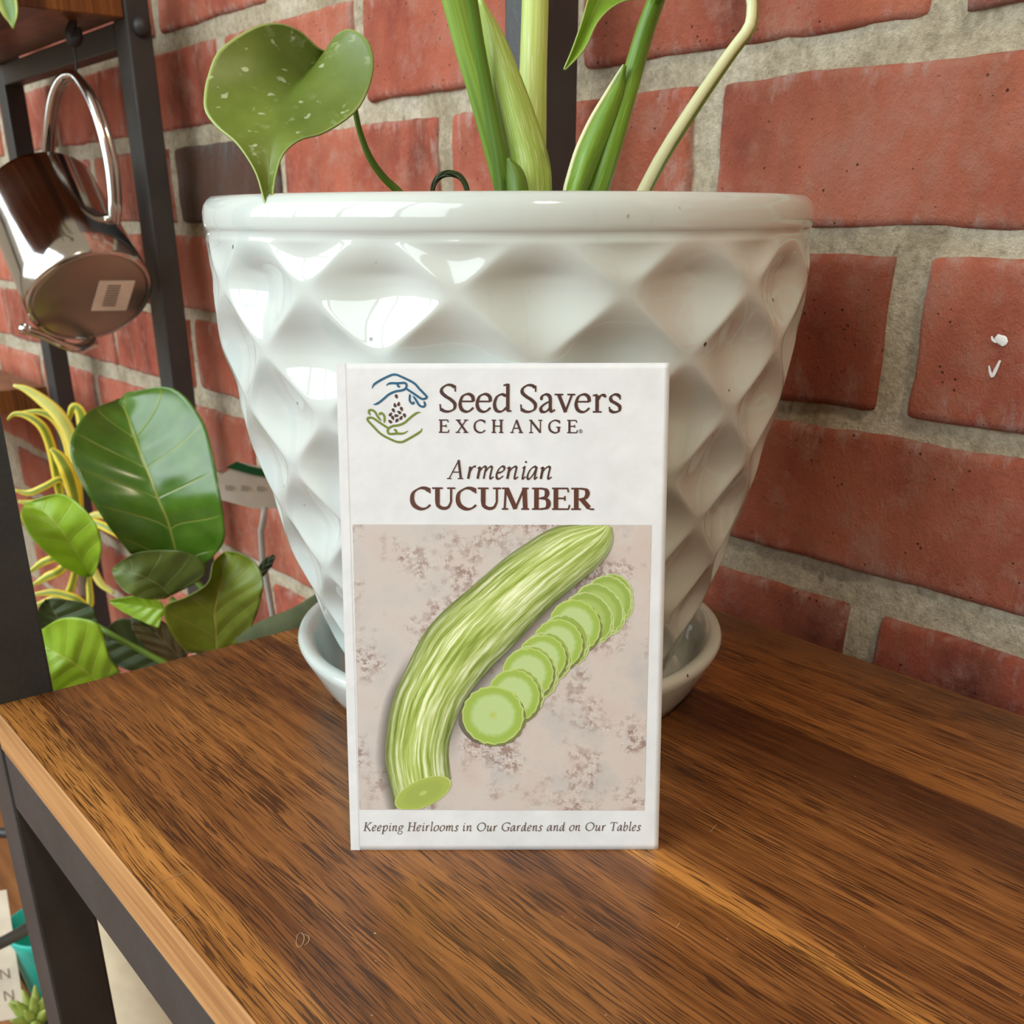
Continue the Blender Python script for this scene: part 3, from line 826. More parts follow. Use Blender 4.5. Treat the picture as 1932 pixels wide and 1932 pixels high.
# ---- emblem: two hands and falling seeds
zl = lambda p: (690 + p[0] / 12.077, 690 + p[1] / 12.077)
def strokes(lst, name, mat, label, wpx=46):
    pr = Print(LF)
    for pts, taper in lst:
        c = catmull([zl(p) for p in pts], 9 * len(pts))
        n = len(c); k = 1 / 12.077 * PKW / 612
        w = []
        for i in range(n):
            f = 1.0; t = i / (n - 1)
            if 'a' in taper: f *= min(1, 0.3 + t / 0.16)
            if 'b' in taper: f *= min(1, 0.3 + (1 - t) / 0.16)
            w.append(wpx * f * k)
        pr.ribbon([np.array(uvp(*q)) for q in c], w)
    pr.build(name, mat, None, label)
strokes([([(118,540),(150,470),(210,415),(380,315),(560,235),(640,225),(720,245),(1050,405),(1190,545),(1345,705),(1350,750),(1290,775),(1220,760),(1080,665),(890,540)], 'a'),
         ([(440,475),(490,435),(560,420),(700,420),(840,412),(890,435),(900,490),(870,545),(800,580),(640,610),(500,675),(400,760),(290,850),(200,897),(150,900)], 'ab'),
         ([(690,425),(705,475),(750,512)], 'b'),
         ([(978,660),(975,740),(975,810),(1010,865),(1050,878),(1072,840)], 'a'),
         ([(1042,705),(1100,775),(1170,890),(1220,938),(1290,948),(1322,910),(1310,860),(1288,828)], 'ab')],
        'emblem_hand', plain('petrol_blue_ink', (0.006, 0.085, 0.17), 0.4), 'petrol blue outline of a pouring hand')
strokes([([(1255,1440),(1230,1500),(1150,1560),(990,1655),(830,1740),(740,1752),(650,1735),(480,1660),(310,1560),(150,1400),(30,1270),(25,1215),(80,1200),(150,1215),(320,1330),(490,1440)], 'a'),
         ([(1220,1078),(1150,1085),(1060,1140),(940,1240),(860,1310),(740,1365),(590,1390),(500,1440),(475,1500),(500,1558),(560,1568),(700,1560),(830,1555),(935,1500)], 'ab'),
         ([(618,1468),(660,1490),(680,1550)], 'a'),
         ([(80,1150),(48,1080),(60,1035),(120,1030),(180,1065),(260,1190),(330,1275)], 'ab'),
         ([(300,1140),(300,1105),(345,1100),(390,1150),(405,1220),(396,1320)], 'b')],
        'emblem_hand', plain('leaf_green_ink', (0.14, 0.19, 0.012), 0.4), 'green outline of a cupped hand')
pr = Print(LF)
for (x, y, a) in [(672,722,-70),(638,915,105),(724,888,80),(606,1038,-62),(788,1004,-68),(735,1078,140),(542,1125,55),(676,1155,0),(592,1208,-68),(858,1152,-72),(780,1202,58),(682,1266,-130),(530,1286,140)]:
    pts = []
    for k in range(14):
        t = 2 * math.pi * k / 14
        lx = 52 * math.cos(t); ly = 31 * math.sin(t) * (1 - 0.45 * math.cos(t))
        ca, sa = math.cos(R_(a)), math.sin(R_(a))
        pts.append(uvp(*zl((x + lx * ca + ly * sa, y - lx * sa + ly * ca))))
    pr.poly(pts)
pr.build('emblem_seeds', INK, None, 'cluster of dark printed seeds')
# ---- printed picture
def make_stone():
    t = MT('printed_stone_picture', 0.5)
    P = t.uv()
    a = t.noise(P, 70, 5, 0.6); b = t.noise(P, 420, 5, 0.7); c = t.noise(P, 1700, 3, 0.6)
    col = t.ramp(a, [(0.3, (0.45, 0.415, 0.40)), (0.5, (0.55, 0.48, 0.44)), (0.7, (0.54, 0.43, 0.38))])
    u, v, _ = t.sep(P)
    col = t.mix(t.mapr(t.math('ADD', u, t.math('MULTIPLY', v, -0.4)), -0.02, 0.05, 0.35, 0), col, (0.50, 0.47, 0.455))
    pat = t.noise(P, 55, 4, 0.6)
    m = t.math('MULTIPLY', t.mapr(pat, 0.49, 0.60), t.mapr(b, 0.47, 0.55))
    col = t.mix(t.math('MULTIPLY', m, 0.8), col, (0.22, 0.12, 0.09))
    col = t.mix(t.mapr(t.noise(P, 5200, 1), 0.35, 0.65, 0, 0.16), col, (0.2, 0.17, 0.16))
    wsp = t.math('MULTIPLY', t.mapr(pat, 0.48, 0.60), t.mapr(c, 0.60, 0.68))
    col = t.mix(t.math('MULTIPLY', wsp, 0.7), col, (0.80, 0.74, 0.74))
    dsp = t.math('MULTIPLY', t.mapr(pat, 0.5, 0.62), t.mapr(c, 0.36, 0.30))
    col = t.mix(t.math('MULTIPLY', dsp, 0.7), col, (0.13, 0.07, 0.06))
    t.color(col)
    return t.m
pan = [uvp(664, 990), uvp(1225, 989), uvp(1214, 1526), uvp(678, 1527)]
pv, pf, puv = [], [], []
n = 40
for j in range(n + 1):
    for i in range(n + 1):
        a, b = i / n, j / n
        q = (1 - b) * ((1 - a) * pan[0] + a * pan[1]) + b * ((1 - a) * pan[3] + a * pan[2])
        pv.append(pk(q[0], q[1], 0.00008)); puv.append((q[0], q[1]))
for j in range(n):
    for i in range(n):
        a = j * (n + 1) + i
        pf.append([a, a + n + 1, a + n + 2, a + 1])
photo = mesh_obj('picture', pv, pf, make_stone(), packet, False, puv, 'printed picture of a cut cucumber on stone')
def vcol_mat(name):
    t = MT(name, 0.5)
    nd = t.n('VertexColor'); nd.layer_name = 'ink'
    t.color(nd.outputs[0])
    return t
def printed(name, quads, mat, lift, label=None):
    """quads: grid (rows) of photo px with UV"""
    rows = len(quads); cols = len(quads[0])
    vs, fs, uv = [], [], []
    for j, r in enumerate(quads):
        for i, p in enumerate(r):
            q = uvp(*p); vs.append(pk(q[0], q[1], lift)); uv.append((i / (cols - 1), j / (rows - 1)))
    for j in range(rows - 1):
        for i in range(cols - 1):
            a = j * cols + i
            fs.append([a, a + 1, a + cols + 1, a + cols])
    return mesh_obj(name, vs, fs, mat, photo, False, uv, label)
def make_cuke():
    t = MT('printed_cucumber_skin', 0.5)
    u, v, _ = t.sep(t.uv())
    wob = t.noise(t.comb(t.math('MULTIPLY', u, 2), t.math('MULTIPLY', v, 9), 0), 1, 3)
    uu = t.math('ADD', u, t.math('MULTIPLY', t.math('SUBTRACT', wob, 0.5), 0.06))
    a = t.noise(t.comb(t.math('MULTIPLY', uu, 19), t.math('MULTIPLY', v, 4.5), 0), 1, 4, 0.62)
    col = t.ramp(a, [(0.32, (0.15, 0.21, 0.02)), (0.43, (0.29, 0.375, 0.065)), (0.53, (0.44, 0.52, 0.17)), (0.62, (0.72, 0.76, 0.47))])
    sh = t.ramp(u, [(0.0, 0.38), (0.10, 0.82), (0.35, 1.08), (0.6, 1.0), (0.85, 0.78), (0.96, 0.45), (1.0, 0.3)])
    col = t.mix(1.0, col, sh, 'MULTIPLY')
    br = t.noise(t.comb(t.math('MULTIPLY', u, 9), t.math('MULTIPLY', v, 12), 2.0), 1, 4)
    col = t.mix(t.math('MULTIPLY', t.mapr(br, 0.66, 0.75), t.mapr(v, 0.3, 0.0, 0.25, 0.8)), col, (0.32, 0.20, 0.04))
    t.color(col)
    return t.m
CE = [(1132,986),(1090,986),(1040,993),(990,1024),(943,1057),(889,1105),(842,1145),(801,1189),(775,1239),(754,1286),(738,1327),(728,1391),(727,1441),(738,1488),(746,1524)]
CI = [(1151,994),(1156,1012),(1151,1036),(1125,1068),(1084,1101),(1044,1135),(1003,1175),(963,1219),(926,1256),(889,1300),(869,1333),(855,1370),(845,1404),(847,1441),(851,1468)]
def even(pts, n):
    c = np.array(catmull(pts, 400)); s = np.r_[0, np.cumsum(np.hypot(*np.diff(c, axis=0).T))]
    q = np.linspace(0, s[-1], n); c = np.c_[np.interp(q, s, c[:, 0]), np.interp(q, s, c[:, 1])]
    for _ in range(6): c[1:-1] = (c[:-2] + 2 * c[1:-1] + c[2:]) / 4
    return list(c)
ce, ci = even(CE, 70), even(CI, 70)
def clipx(p): return (p[0], min(max(p[1], 990), 1526))
def dark_print(name, rows, lift, fade1=0.0):
    t = MT(name + '_ink', 0.6); t.color((0.075, 0.06, 0.035))
    tr = t.n('BsdfTransparent'); ms = t.n('MixShader')
    u, v, _ = t.sep(t.uv())
    t.lk(t.math('MULTIPLY', t.ramp(u, [(0, 0.75), (0.3, 0.5), (1, 0.0)]), t.ramp(v, [(0, 0.0), (0.25, 1.0), (0.8, 1.0), (1.0, fade1)])), ms.inputs[0])
    t.lk(tr.outputs[0], ms.inputs[1]); t.lk(t.b.outputs[0], ms.inputs[2]); t.lk(ms.outputs[0], t.nt.nodes['Material Output'].inputs[0])
    return printed(name, rows, t.m, lift)
dark_print('printed_shade', [[clipx(ci[i] + np.array([-6, 0]) + np.array([26, 15]) * k / 6) for k in range(7)] for i in range(4, 66)], 0.00011)
dark_print('printed_shade', [[clipx(ce[i] + np.array([6, 0]) + np.array([-26, 6]) * k / 6) for k in range(7)] for i in range(40, 70)], 0.00011, 1.0)
printed('printed_cucumber', [[clipx(ce[i] * (1 - k / 12) + ci[i] * k / 12) for k in range(13)] for i in range(70)], make_cuke(), 0.00016, 'printed ridged pale green cucumber')
def make_slice(name, inner, outer, rim):
    t = MT(name, 0.5)
    u, v, _ = t.sep(t.uv())
    nz = t.noise(t.comb(t.math('MULTIPLY', u, 12), t.math('MULTIPLY', v, 4), 0), 1, 3)
    vv = t.math('ADD', v, t.math('MULTIPLY', t.math('SUBTRACT', nz, 0.5), 0.12))
    t.color(t.ramp(vv, [(0.0, (0.40, 0.46, 0.10)), (0.10, (0.42, 0.50, 0.15)), (0.16, inner), (0.62, inner), (0.78, outer), (0.93, outer), (0.97, rim)]))
    return t.m
SL = make_slice('printed_slice_flesh', (0.42, 0.54, 0.225), (0.29, 0.41, 0.065), (0.42, 0.52, 0.15))
SK = make_slice('printed_slice_skin', (0.33, 0.43, 0.11), (0.25, 0.35, 0.06), (0.45, 0.53, 0.22))
CT = make_slice('printed_cut_face', (0.30, 0.37, 0.07), (0.33, 0.40, 0.075), (0.45, 0.52, 0.16))
def slice_print(cx, cy, rx, ry, rot, lift, mat, bumps=18, amp=0.03, name='printed_slice', sy=0.0):
    rows = []
    for j in range(9):
        row = []
        for k in range(55):
            a = 2 * math.pi * k / 54
            m = 1 + amp * math.sin(a * bumps + cx) * (0.6 + 0.4 * math.sin(3 * a + cy))
            x = rx * m * math.cos(a) * j / 8; y = ry * m * math.sin(a) * j / 8
            c_, s_ = math.cos(R_(rot)), math.sin(R_(rot))
            row.append(clipx((cx + x * c_ - y * s_, cy + x * s_ + y * c_)))
        rows.append(row)
    return printed(name, rows, mat, lift)
slice_print(798, 1495, 57, 26, -24, 0.0002, CT, 20, 0.012, 'printed_cut_end')
dk = MT('printed_slice_shade', 0.6); dk.color((0.16, 0.17, 0.05))
dk2 = MT('printed_deep_shade', 0.6); dk2.color((0.12, 0.10, 0.07))
slice_print(921, 1354, 57, 50, 0, 0.00012, dk2.m, 8, 0.02, 'printed_shade')
chain = [(1152,1116,35,35,-40),(1146,1128,40,46,-40),(1128,1146,40,52,-40),(1106,1163,44,50,-38),(1082,1178,47,50,-35),(1062,1205,44,48,-30),(1050,1213,47,47,-30),(1026,1237,48,46,-20),(1020,1240,46,44,-20),(1002,1265,46,50,-25),(994,1268,48,48,-25),(978,1303,43,46,-30),(968,1310,48,50,-30),(929,1347,58,55,0)]
for i, (x, y, rx, ry, ro) in enumerate(chain):
    lift = 0.00018 + 0.00001 * i
    skin = i in (0, 1, 2, 3, 5, 7, 9, 11)
    slice_print(x + 3.5, y + 3.5, rx, ry, ro, lift - 0.000005, dk.m if not skin else SK, 18, 0.03)
    slice_print(x, y, rx, ry, ro, lift, SK if skin else SL, 18, 0.03)
# ------------------------------------------------------------------ plants
def leaf(name, mid, left, right, D, mat, parent, fold=0.006, arch=0.0, thick=0.0004, n=26, m=14, wave=0.0, label=None):
    """mid/left/right: outline as seen, from base to tip; D: level distance at base..tip; the blade is folded along the midrib and arched"""
    M_, L_, R__ = catmull(mid, n), catmull(left, n), catmull(right, n)
    Ds = D if isinstance(D, (list, tuple)) else [D, D]
    vs, fs, uv = [], [], []
    for j in range(n):
        t = j / (n - 1)
        d0 = float(np.interp(t * (len(Ds) - 1), range(len(Ds)), Ds)) - arch * math.sin(math.pi * t)
        for i in range(2 * m + 1):
            s = i / m - 1
            e = L_[j] if s < 0 else R__[j]
            q = M_[j] + (e - M_[j]) * abs(s)
            dd = d0 - fold * (abs(s) ** 1.4) * math.sin(math.pi * min(1, t * 0.95 + 0.05)) ** 0.5
            dd += wave * math.sin(9 * t + 2 * s) * abs(s)
            vs.append(at(q[0], q[1], dd)); uv.append((i / (2 * m), t))
    w = 2 * m + 1
    for j in range(n - 1):
        for i in range(2 * m):
            a = j * w + i
            fs.append([a, a + 1, a + w + 1, a + w])
    o = mesh_obj(name, vs, fs, mat, parent, True, uv, label)
    md = o.modifiers.new('thickness', 'SOLIDIFY'); md.thickness = thick; md.offset = 0
    return o
def strap(name, pts, wpx, D, mat, parent, fold=0.3, n=22, m=4, label=None, thick=0.0004, face=None):
    """long strap leaf: pts as seen with level distances; wpx widths along it"""
    c = catmull(pts, n)
    Ds = D if isinstance(D, (list, tuple)) else [D, D]
    P3 = [at(c[j][0], c[j][1], float(np.interp(j / (n - 1) * (len(Ds) - 1), range(len(Ds)), Ds))) for j in range(n)]
    vs, fs, uv = [], [], []
    for j in range(n):
        t = j / (n - 1)
        tg = (P3[min(j + 1, n - 1)] - P3[max(j - 1, 0)]).normalized()
        vd = (P3[j] - EYEP).normalized() if face is None else Vector(face)
        sd = tg.cross(vd).normalized()
        nd = sd.cross(tg)
        depth = (P3[j] - EYEP).dot(FW)
        w = float(np.interp(t * (len(wpx) - 1), range(len(wpx)), wpx)) / FPX * depth / 2
        for i in range(2 * m + 1):
            s = i / m - 1
            vs.append(P3[j] + sd * (w * s) + nd * (w * fold * (s * s - 0.5))); uv.append((i / (2 * m), t))
    k = 2 * m + 1
    for j in range(n - 1):
        for i in range(2 * m):
            a = j * k + i
            fs.append([a, a + 1, a + k + 1, a + k])
    o = mesh_obj(name, vs, fs, mat, parent, True, uv, label)
    md = o.modifiers.new('thickness', 'SOLIDIFY'); md.thickness = thick; md.offset = 0
    return o
def stem(name, pts, wpx, D, mat, parent, n=26, seg=14, flat=1.0, label=None):
    Ds = D if isinstance(D, (list, tuple)) else [D] * len(pts)
    P3 = [at(p[0], p[1], d) for p, d in zip(pts, np.interp(np.linspace(0, 1, len(pts)), np.linspace(0, 1, len(Ds)), Ds))]
    dep = [(p - EYEP).dot(FW) for p in P3]
    rad = [w / FPX * d / 2 for w, d in zip(np.interp(np.linspace(0, 1, len(pts)), np.linspace(0, 1, len(wpx)), wpx), dep)]
    return tube(name, P3, rad, mat, parent, n, seg, flat, tuple(FW) if flat != 1.0 else None, True, label)
ML = dict(
    heart=make_leaf('philodendron_leaf', (0.105, 0.155, 0.012), (0.175, 0.225, 0.035), (0.06, 0.115, 0.016), 0, speck=(0.32, 0.37, 0.17), edge=(0.34, 0.42, 0.12), rough=0.42, trans=0.12),
    top=make_leaf('philodendron_young_leaf', (0.20, 0.34, 0.03), (0.30, 0.46, 0.06), (0.3, 0.4, 0.12), 0, edge=(0.42, 0.5, 0.16), rough=0.4, trans=0.25),
    fig=make_leaf('fiddle_leaf', (0.045, 0.115, 0.008), (0.075, 0.165, 0.014), (0.27, 0.31, 0.05), 5, 1.0, rough=0.24, trans=0.12, veinw=0.03),
    figlight=make_leaf('fiddle_leaf_young', (0.25, 0.40, 0.02), (0.34, 0.50, 0.035), (0.47, 0.55, 0.10), 5, 1.1, rough=0.4, trans=0.35, veinw=0.03),
    figolive=make_leaf('fiddle_leaf_olive', (0.12, 0.155, 0.010), (0.19, 0.24, 0.02), (0.30, 0.27, 0.05), 5, 1.1, rough=0.42, trans=0.2, veinw=0.035),
    figmid=make_leaf('fiddle_leaf_mid', (0.085, 0.125, 0.02), (0.13, 0.18, 0.03), (0.24, 0.27, 0.09), 4, 1.1, rough=0.5, trans=0.15, veinw=0.035),  # duller mid green of the small lower leaf
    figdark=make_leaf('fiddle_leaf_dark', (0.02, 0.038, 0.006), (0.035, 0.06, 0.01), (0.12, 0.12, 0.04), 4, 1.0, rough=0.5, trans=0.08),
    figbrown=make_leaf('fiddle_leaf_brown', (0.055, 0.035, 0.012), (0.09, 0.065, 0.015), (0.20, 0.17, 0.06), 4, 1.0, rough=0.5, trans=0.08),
    drac=make_leaf('yellow_edged_strap_leaf', (0.22, 0.30, 0.03), (0.32, 0.40, 0.06), (0.3, 0.35, 0.1), 0, rough=0.4, trans=0.3, stripe=((0.85, 0.72, 0.10), 0.35, 0.55)),
    dracp=make_leaf('pale_strap_leaf', (0.55, 0.60, 0.16), (0.70, 0.72, 0.26), (0.3, 0.35, 0.1), 0, rough=0.4, trans=0.3, stripe=((0.88, 0.78, 0.20), 0.35, 0.6)),
    strapolive=make_leaf('olive_strap_leaf', (0.05, 0.058, 0.02), (0.085, 0.095, 0.035), (0.1, 0.1, 0.04), 0, rough=0.85, trans=0.1),
    stemA=make_stem('petiole_mid_green', (0.16, 0.29, 0.025), (0.30, 0.45, 0.07)),
    stemB=make_stem('petiole_dark_green', (0.075, 0.16, 0.012), (0.14, 0.25, 0.025)),
    stemC=make_stem('sheath_pale_green', (0.30, 0.44, 0.06), (0.46, 0.58, 0.15), (0.75, 0.77, 0.46)),
    stemD=make_stem('stalk_pale_green', (0.42, 0.54, 0.10), (0.60, 0.68, 0.22), (0.72, 0.77, 0.4)),
    stemE=make_stem('petiole_deep_green', (0.11, 0.24, 0.012), (0.19, 0.34, 0.022), (0.28, 0.44, 0.07)),
    stemF=make_stem('petiole_cream', (0.76, 0.80, 0.42), (0.85, 0.87, 0.58)),
    twig=plain('brown_twig', (0.10, 0.065, 0.035), 0.7),
)
# --- philodendron in the planter
phil = empty('potted_philodendron', (PC.x, PC.y, 0.146), 'heart-leaved green plant growing in the white planter', 'plant')
stem('leaf_stalk', [(690, -520), (745, -330), (800, -150), (842, -40), (856, 0), (880, 90), (912, 200), (938, 300), (956, 372), (966, 440)], [22, 30, 38, 44, 46, 45, 44, 42, 40, 38], [.335, .352, .354, .356], ML['stemA'], phil, 26, 14, 0.5)
stem('leaf_stalk', [(838, -640), (850, -420), (866, -180), (882, -40), (890, 0), (902, 80), (920, 180), (940, 290), (950, 370), (956, 440)], [13, 16, 19, 22, 23, 24, 26, 30, 32, 32], [.300, .335, .344, .346], ML['stemB'], phil)
def sheath(name, left, right, D, mat, bulge=0.004, label=None):
    n, m = 26, 10
    Lc, Rc = catmull(left, n), catmull(right, n)
    vs, fs, uv = [], [], []
    for j in range(n):
        for i in range(m + 1):
            s = i / m
            q = Lc[j] * (1 - s) + Rc[j] * s
            d = float(np.interp(j / (n - 1), [0, 1], D)) - bulge * math.sin(math.pi * s) * min(1, 0.25 + j / n)
            vs.append(at(q[0], q[1], d)); uv.append((s, j / (n - 1)))
    for j in range(n - 1):
        for i in range(m):
            a = j * (m + 1) + i
            fs.append([a, a + 1, a + m + 2, a + m + 1])
    o = mesh_obj(name, vs, fs, mat, phil, True, uv, label)
    md = o.modifiers.new('thickness', 'SOLIDIFY'); md.thickness = 0.0007; md.offset = 0
    return o
stem('stalk', [(1060, -760), (1030, -480), (1014, -200), (1010, 0), (1006, 130), (1004, 250), (1002, 370), (1002, 440)], [20, 34, 46, 51, 52, 54, 56, 56], [.40, .375, .364, .360], ML['stemD'], phil, label='thick pale green stalk')
sheath('leaf_sheath', [(901, -6), (912, 60), (928, 150), (947, 239), (960, 300), (966, 362), (970, 440)], [(904, -10), (950, 68), (976, 130), (997, 184), (1020, 250), (1036, 307), (1040, 362), (1040, 440)], [.346, .348], ML['stemC'], 0.005, 'pale streaked leaf sheath')
sheath('leaf_sheath', [(958, 300), (957, 330), (958, 362), (960, 430)], [(959, 298), (985, 322), (996, 362), (1000, 430)], [.338, .338], ML['stemB'], 0.003)
stem('leaf_stalk', [(1292, -152), (1272, -100), (1247, -20), (1238, 0), (1216, 62), (1197, 126), (1172, 210), (1148, 290), (1122, 372), (1100, 440)], [20, 26, 31, 33, 35, 37, 40, 43, 46, 46], [.346, .352, .356, .352, .352], ML['stemE'], phil, label='deep green leaf stalk')
sheath('leaf_sheath', [(1176, 124), (1158, 152), (1142, 178), (1118, 219), (1100, 255), (1086, 288), (1073, 330), (1065, 362), (1055, 430)], [(1180, 124), (1176, 170), (1168, 200), (1155, 240), (1142, 275), (1130, 305), (1117, 340), (1108, 362), (1090, 430)], [.3515, .3475], ML['stemE'], 0.004)
sheath('sheath_margin', [(1176, 122), (1157, 151), (1141, 177), (1116, 218), (1098, 254), (1084, 287), (1071, 330), (1063, 362), (1053, 430)], [(1178, 124), (1160, 154), (1144.5, 180), (1120, 221), (1102.5, 257), (1089, 290), (1076.5, 331), (1069, 362), (1060, 430)], [.3508, .3468], ML['stemF'], 0.0006)
stem('leaf_stalk', [(1330, -420), (1372, -260), (1402, -110), (1416, -10), (1418, 18), (1412, 52), (1382, 92), (1348, 140), (1313, 191), (1254, 283), (1210, 366), (1175, 440)], [12, 14, 17, 19, 19, 20, 19, 19, 20, 21, 22, 22], [.372, .365], ML['stemF'], phil, label='thin cream leaf stalk bent at the top')
stem('leaf_stalk', [(1408, -60), (1421, -10), (1424, 18), (1418, 56), (1388, 98), (1354, 147), (1320, 198), (1261, 290), (1218, 370), (1185, 440)], [12, 13, 13, 13, 13, 13, 13, 13, 13, 13], [.3745, .3675], ML['stemA'], phil)
leaf('leaf', [(1290, -150), (1230, -110), (1180, -60), (1135, -8), (1108, 45), (1084, 95), (1065, 132)], [(1285, -165), (1190, -150), (1140, -80), (1112, -10), (1098, 40), (1080, 92), (1064, 130)], [(1295, -140), (1290, -60), (1240, -10), (1172, 4), (1130, 38), (1103, 92), (1067, 132)], [.345, .335, .325], ML['top'], phil, 0.004, label='drooping pale green leaf tip')
HL = [(617,99),(597,88),(563,57),(518,43),(470,55),(413,95),(392,143),(385,179),(387,210),(409,240),(442,267),(466,298),(485,333),(499,381),(512,412)]
HR_ = [(617,99),(621,90),(628,76),(641,62),(663,56),(693,75),(705,117),(696,165),(670,211),(613,250),(566,264),(535,290),(520,333),(514,381),(513.5,412)]
HM = [(617,99),(607,112),(596,124),(585,136),(573,149),(561,163),(550,177),(541,192),(533,208),(526,226),(519,250),(513,282),(509,320),(509,370),(513,413)]
leaf('leaf', HM, HL, HR_, [.326, .322, .312, .300, .289], ML['heart'], phil, 0.0045, 0.003, 0.0005, 48, 20, label='heart-shaped speckled green leaf hanging over the rim')
def crown(x, y, k, rot, D, mat, tilt=0.03, fold=0.006):
    c_, s_ = math.cos(R_(rot)), math.sin(R_(rot))
    tr = lambda L_: [(x + k * ((p[0] - 617) * c_ - (p[1] - 99) * s_), y + k * ((p[0] - 617) * s_ + (p[1] - 99) * c_)) for p in L_]
    leaf('leaf', tr(HM), tr(HL), tr(HR_), [D, D - tilt * 0.4, D - tilt], mat, phil, fold, 0.004, 0.0005, 40, 14)
crown(690, -520, 1.15, 50, .335, ML['heart'], 0.05)
crown(838, -640, 1.25, 15, .300, ML['heart'], 0.06)
crown(1060, -760, 1.35, -25, .40, ML['heart'], 0.03)
crown(1330, -420, 0.8, -60, .36, ML['top'], 0.02)
stem('leaf_stalk', [(628, 108), (652, 150), (668, 200), (678, 245), (697, 296), (724, 335), (756, 366), (800, 420)], [9, 10, 11, 11, 13, 14, 15, 15], [.330, .334, .338], ML['stemB'], phil)
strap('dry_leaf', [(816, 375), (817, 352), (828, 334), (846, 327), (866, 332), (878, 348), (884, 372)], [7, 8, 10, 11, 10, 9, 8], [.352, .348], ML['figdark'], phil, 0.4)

# --- fiddle leaf fig beyond the end of the shelf
FX, FY = -0.52, 0.28
fig = empty('fiddle_leaf_fig', (FX, FY, FLOOR), 'fiddle leaf fig with big rounded leaves standing left of the shelf end', 'plant')
potm = plain('grey_nursery_pot', (0.05, 0.05, 0.052), 0.5)
lathe('nursery_pot', [(0.0, 0.0), (0.052, 0.0), (0.054, 0.003), (0.066, 0.125), (0.070, 0.127), (0.071, 0.142), (0.067, 0.143), (0.064, 0.138), (0.062, 0.128), (0.0, 0.126)], (FX, FY, FLOOR), potm, fig, 48)
base = Vector((FX, FY, FLOOR + 0.12))
tips = [at(334, 1050, .60), at(181, 1180, .575), at(405, 1225, .585), at(322, 1128, .60), at(190, 1290, .57)]
tube('trunk', [base, base + Vector((0.004, -0.004, 0.08)), base + Vector((0.0, 0.0, 0.16))], [0.006, 0.005, 0.0035], ML['twig'], fig, 14, 8)
top = base + Vector((0, 0, 0.155))
for q in tips:
    tube('leaf_stalk', [top - Vector((0, 0, 0.06)), (top + q) / 2 + Vector((0, 0, -0.01)), q], [0.003, 0.0022, 0.0017], ML['stemB'], fig, 12, 8)
leaf('leaf', [(334,1047),(317,984),(300,945),(285,906),(268,865),(253,825),(240,785),(227,752)], [(246,1045),(210,1000),(180,955),(151,906),(132,854),(141,811),(169,776),(222,753)], [(385,1068),(421,1025),(422,977),(412,915),(402,860),(380,790),(325,732),(240,740)], [.60, .610, .625, .645], ML['fig'], fig, 0.016, 0.010, 0.0005, 36, 16, 0.002, 'large glossy dark green leaf')
leaf('leaf', [(167,1088),(150,1050),(130,1020),(110,993),(88,970),(66,952),(48,950)], [(160,1090),(120,1070),(90,1045),(60,1015),(41,980),(40,965),(47,952)], [(174,1088),(190,1050),(190,1015),(178,985),(150,952),(112,932),(52,948)], [.575, .57, .575], ML['figlight'], fig, 0.010, 0.006, 0.0005, 30, 12, 0.001, 'bright light green young leaf')
leaf('leaf', [(322,1124),(300,1104),(275,1090),(250,1080),(228,1073),(212,1074)], [(312,1130),(285,1131),(258,1126),(236,1116),(218,1096),(211,1078)], [(372,1100),(391,1072),(360,1045),(318,1038),(258,1043),(214,1070)], [.60, .595, .60], ML['figmid'], fig, 0.008, 0.004)
leaf('leaf', [(408,1232),(407,1190),(404,1155),(412,1120),(420,1085),(424,1055),(426,1041)], [(352,1232),(322,1192),(308,1146),(352,1126),(392,1100),(402,1062),(424,1041)], [(462,1212),(484,1160),(493,1125),(497,1098),(486,1068),(458,1046),(428,1040)], [.585, .58, .585], ML['figolive'], fig, 0.012, 0.004, 0.0005, 30, 14, 0.002, 'olive green leaf with wavy edge')
leaf('leaf', [(190,1288),(160,1265),(135,1248),(112,1235),(92,1224),(76,1212)], [(150,1310),(120,1312),(100,1305),(88,1280),(80,1250),(74,1215)], [(228,1268),(205,1238),(188,1182),(150,1166),(112,1168),(78,1188)], [.57, .565, .57], ML['figlight'], fig, 0.008, 0.004, 0.0005, 26, 12, 0.001)
leaf('leaf', [(310,1150),(285,1147),(260,1143),(235,1138),(208,1134)], [(300,1185),(280,1178),(250,1164),(225,1150),(206,1136)], [(305,1136),(285,1128),(260,1124),(230,1128),(206,1132)], [.592, .596, .60], ML['figlight'], fig, 0.004)
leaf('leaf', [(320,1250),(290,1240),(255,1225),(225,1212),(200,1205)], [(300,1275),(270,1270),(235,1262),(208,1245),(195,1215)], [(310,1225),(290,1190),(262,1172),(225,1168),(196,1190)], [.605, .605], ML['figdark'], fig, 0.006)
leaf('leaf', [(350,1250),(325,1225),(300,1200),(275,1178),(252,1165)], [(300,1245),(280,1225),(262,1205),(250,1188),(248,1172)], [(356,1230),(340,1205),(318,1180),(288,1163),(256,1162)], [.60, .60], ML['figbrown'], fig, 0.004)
strap('leaf', [(455, 1222), (500, 1192), (550, 1172), (590, 1145), (625, 1110)], [40, 44, 44, 36, 18], [.56, .54], ML['strapolive'], fig, 0.2, label='narrow olive leaf reaching behind the planter')
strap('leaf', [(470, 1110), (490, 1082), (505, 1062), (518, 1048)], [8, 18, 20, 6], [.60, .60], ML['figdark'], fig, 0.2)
leaf('leaf', [(120,1200),(110,1170),(100,1150),(90,1130)], [(80,1200),(72,1175),(72,1150),(85,1131)], [(180,1195),(185,1170),(165,1140),(100,1128)], [.60, .60], ML['figdark'], fig, 0.004)

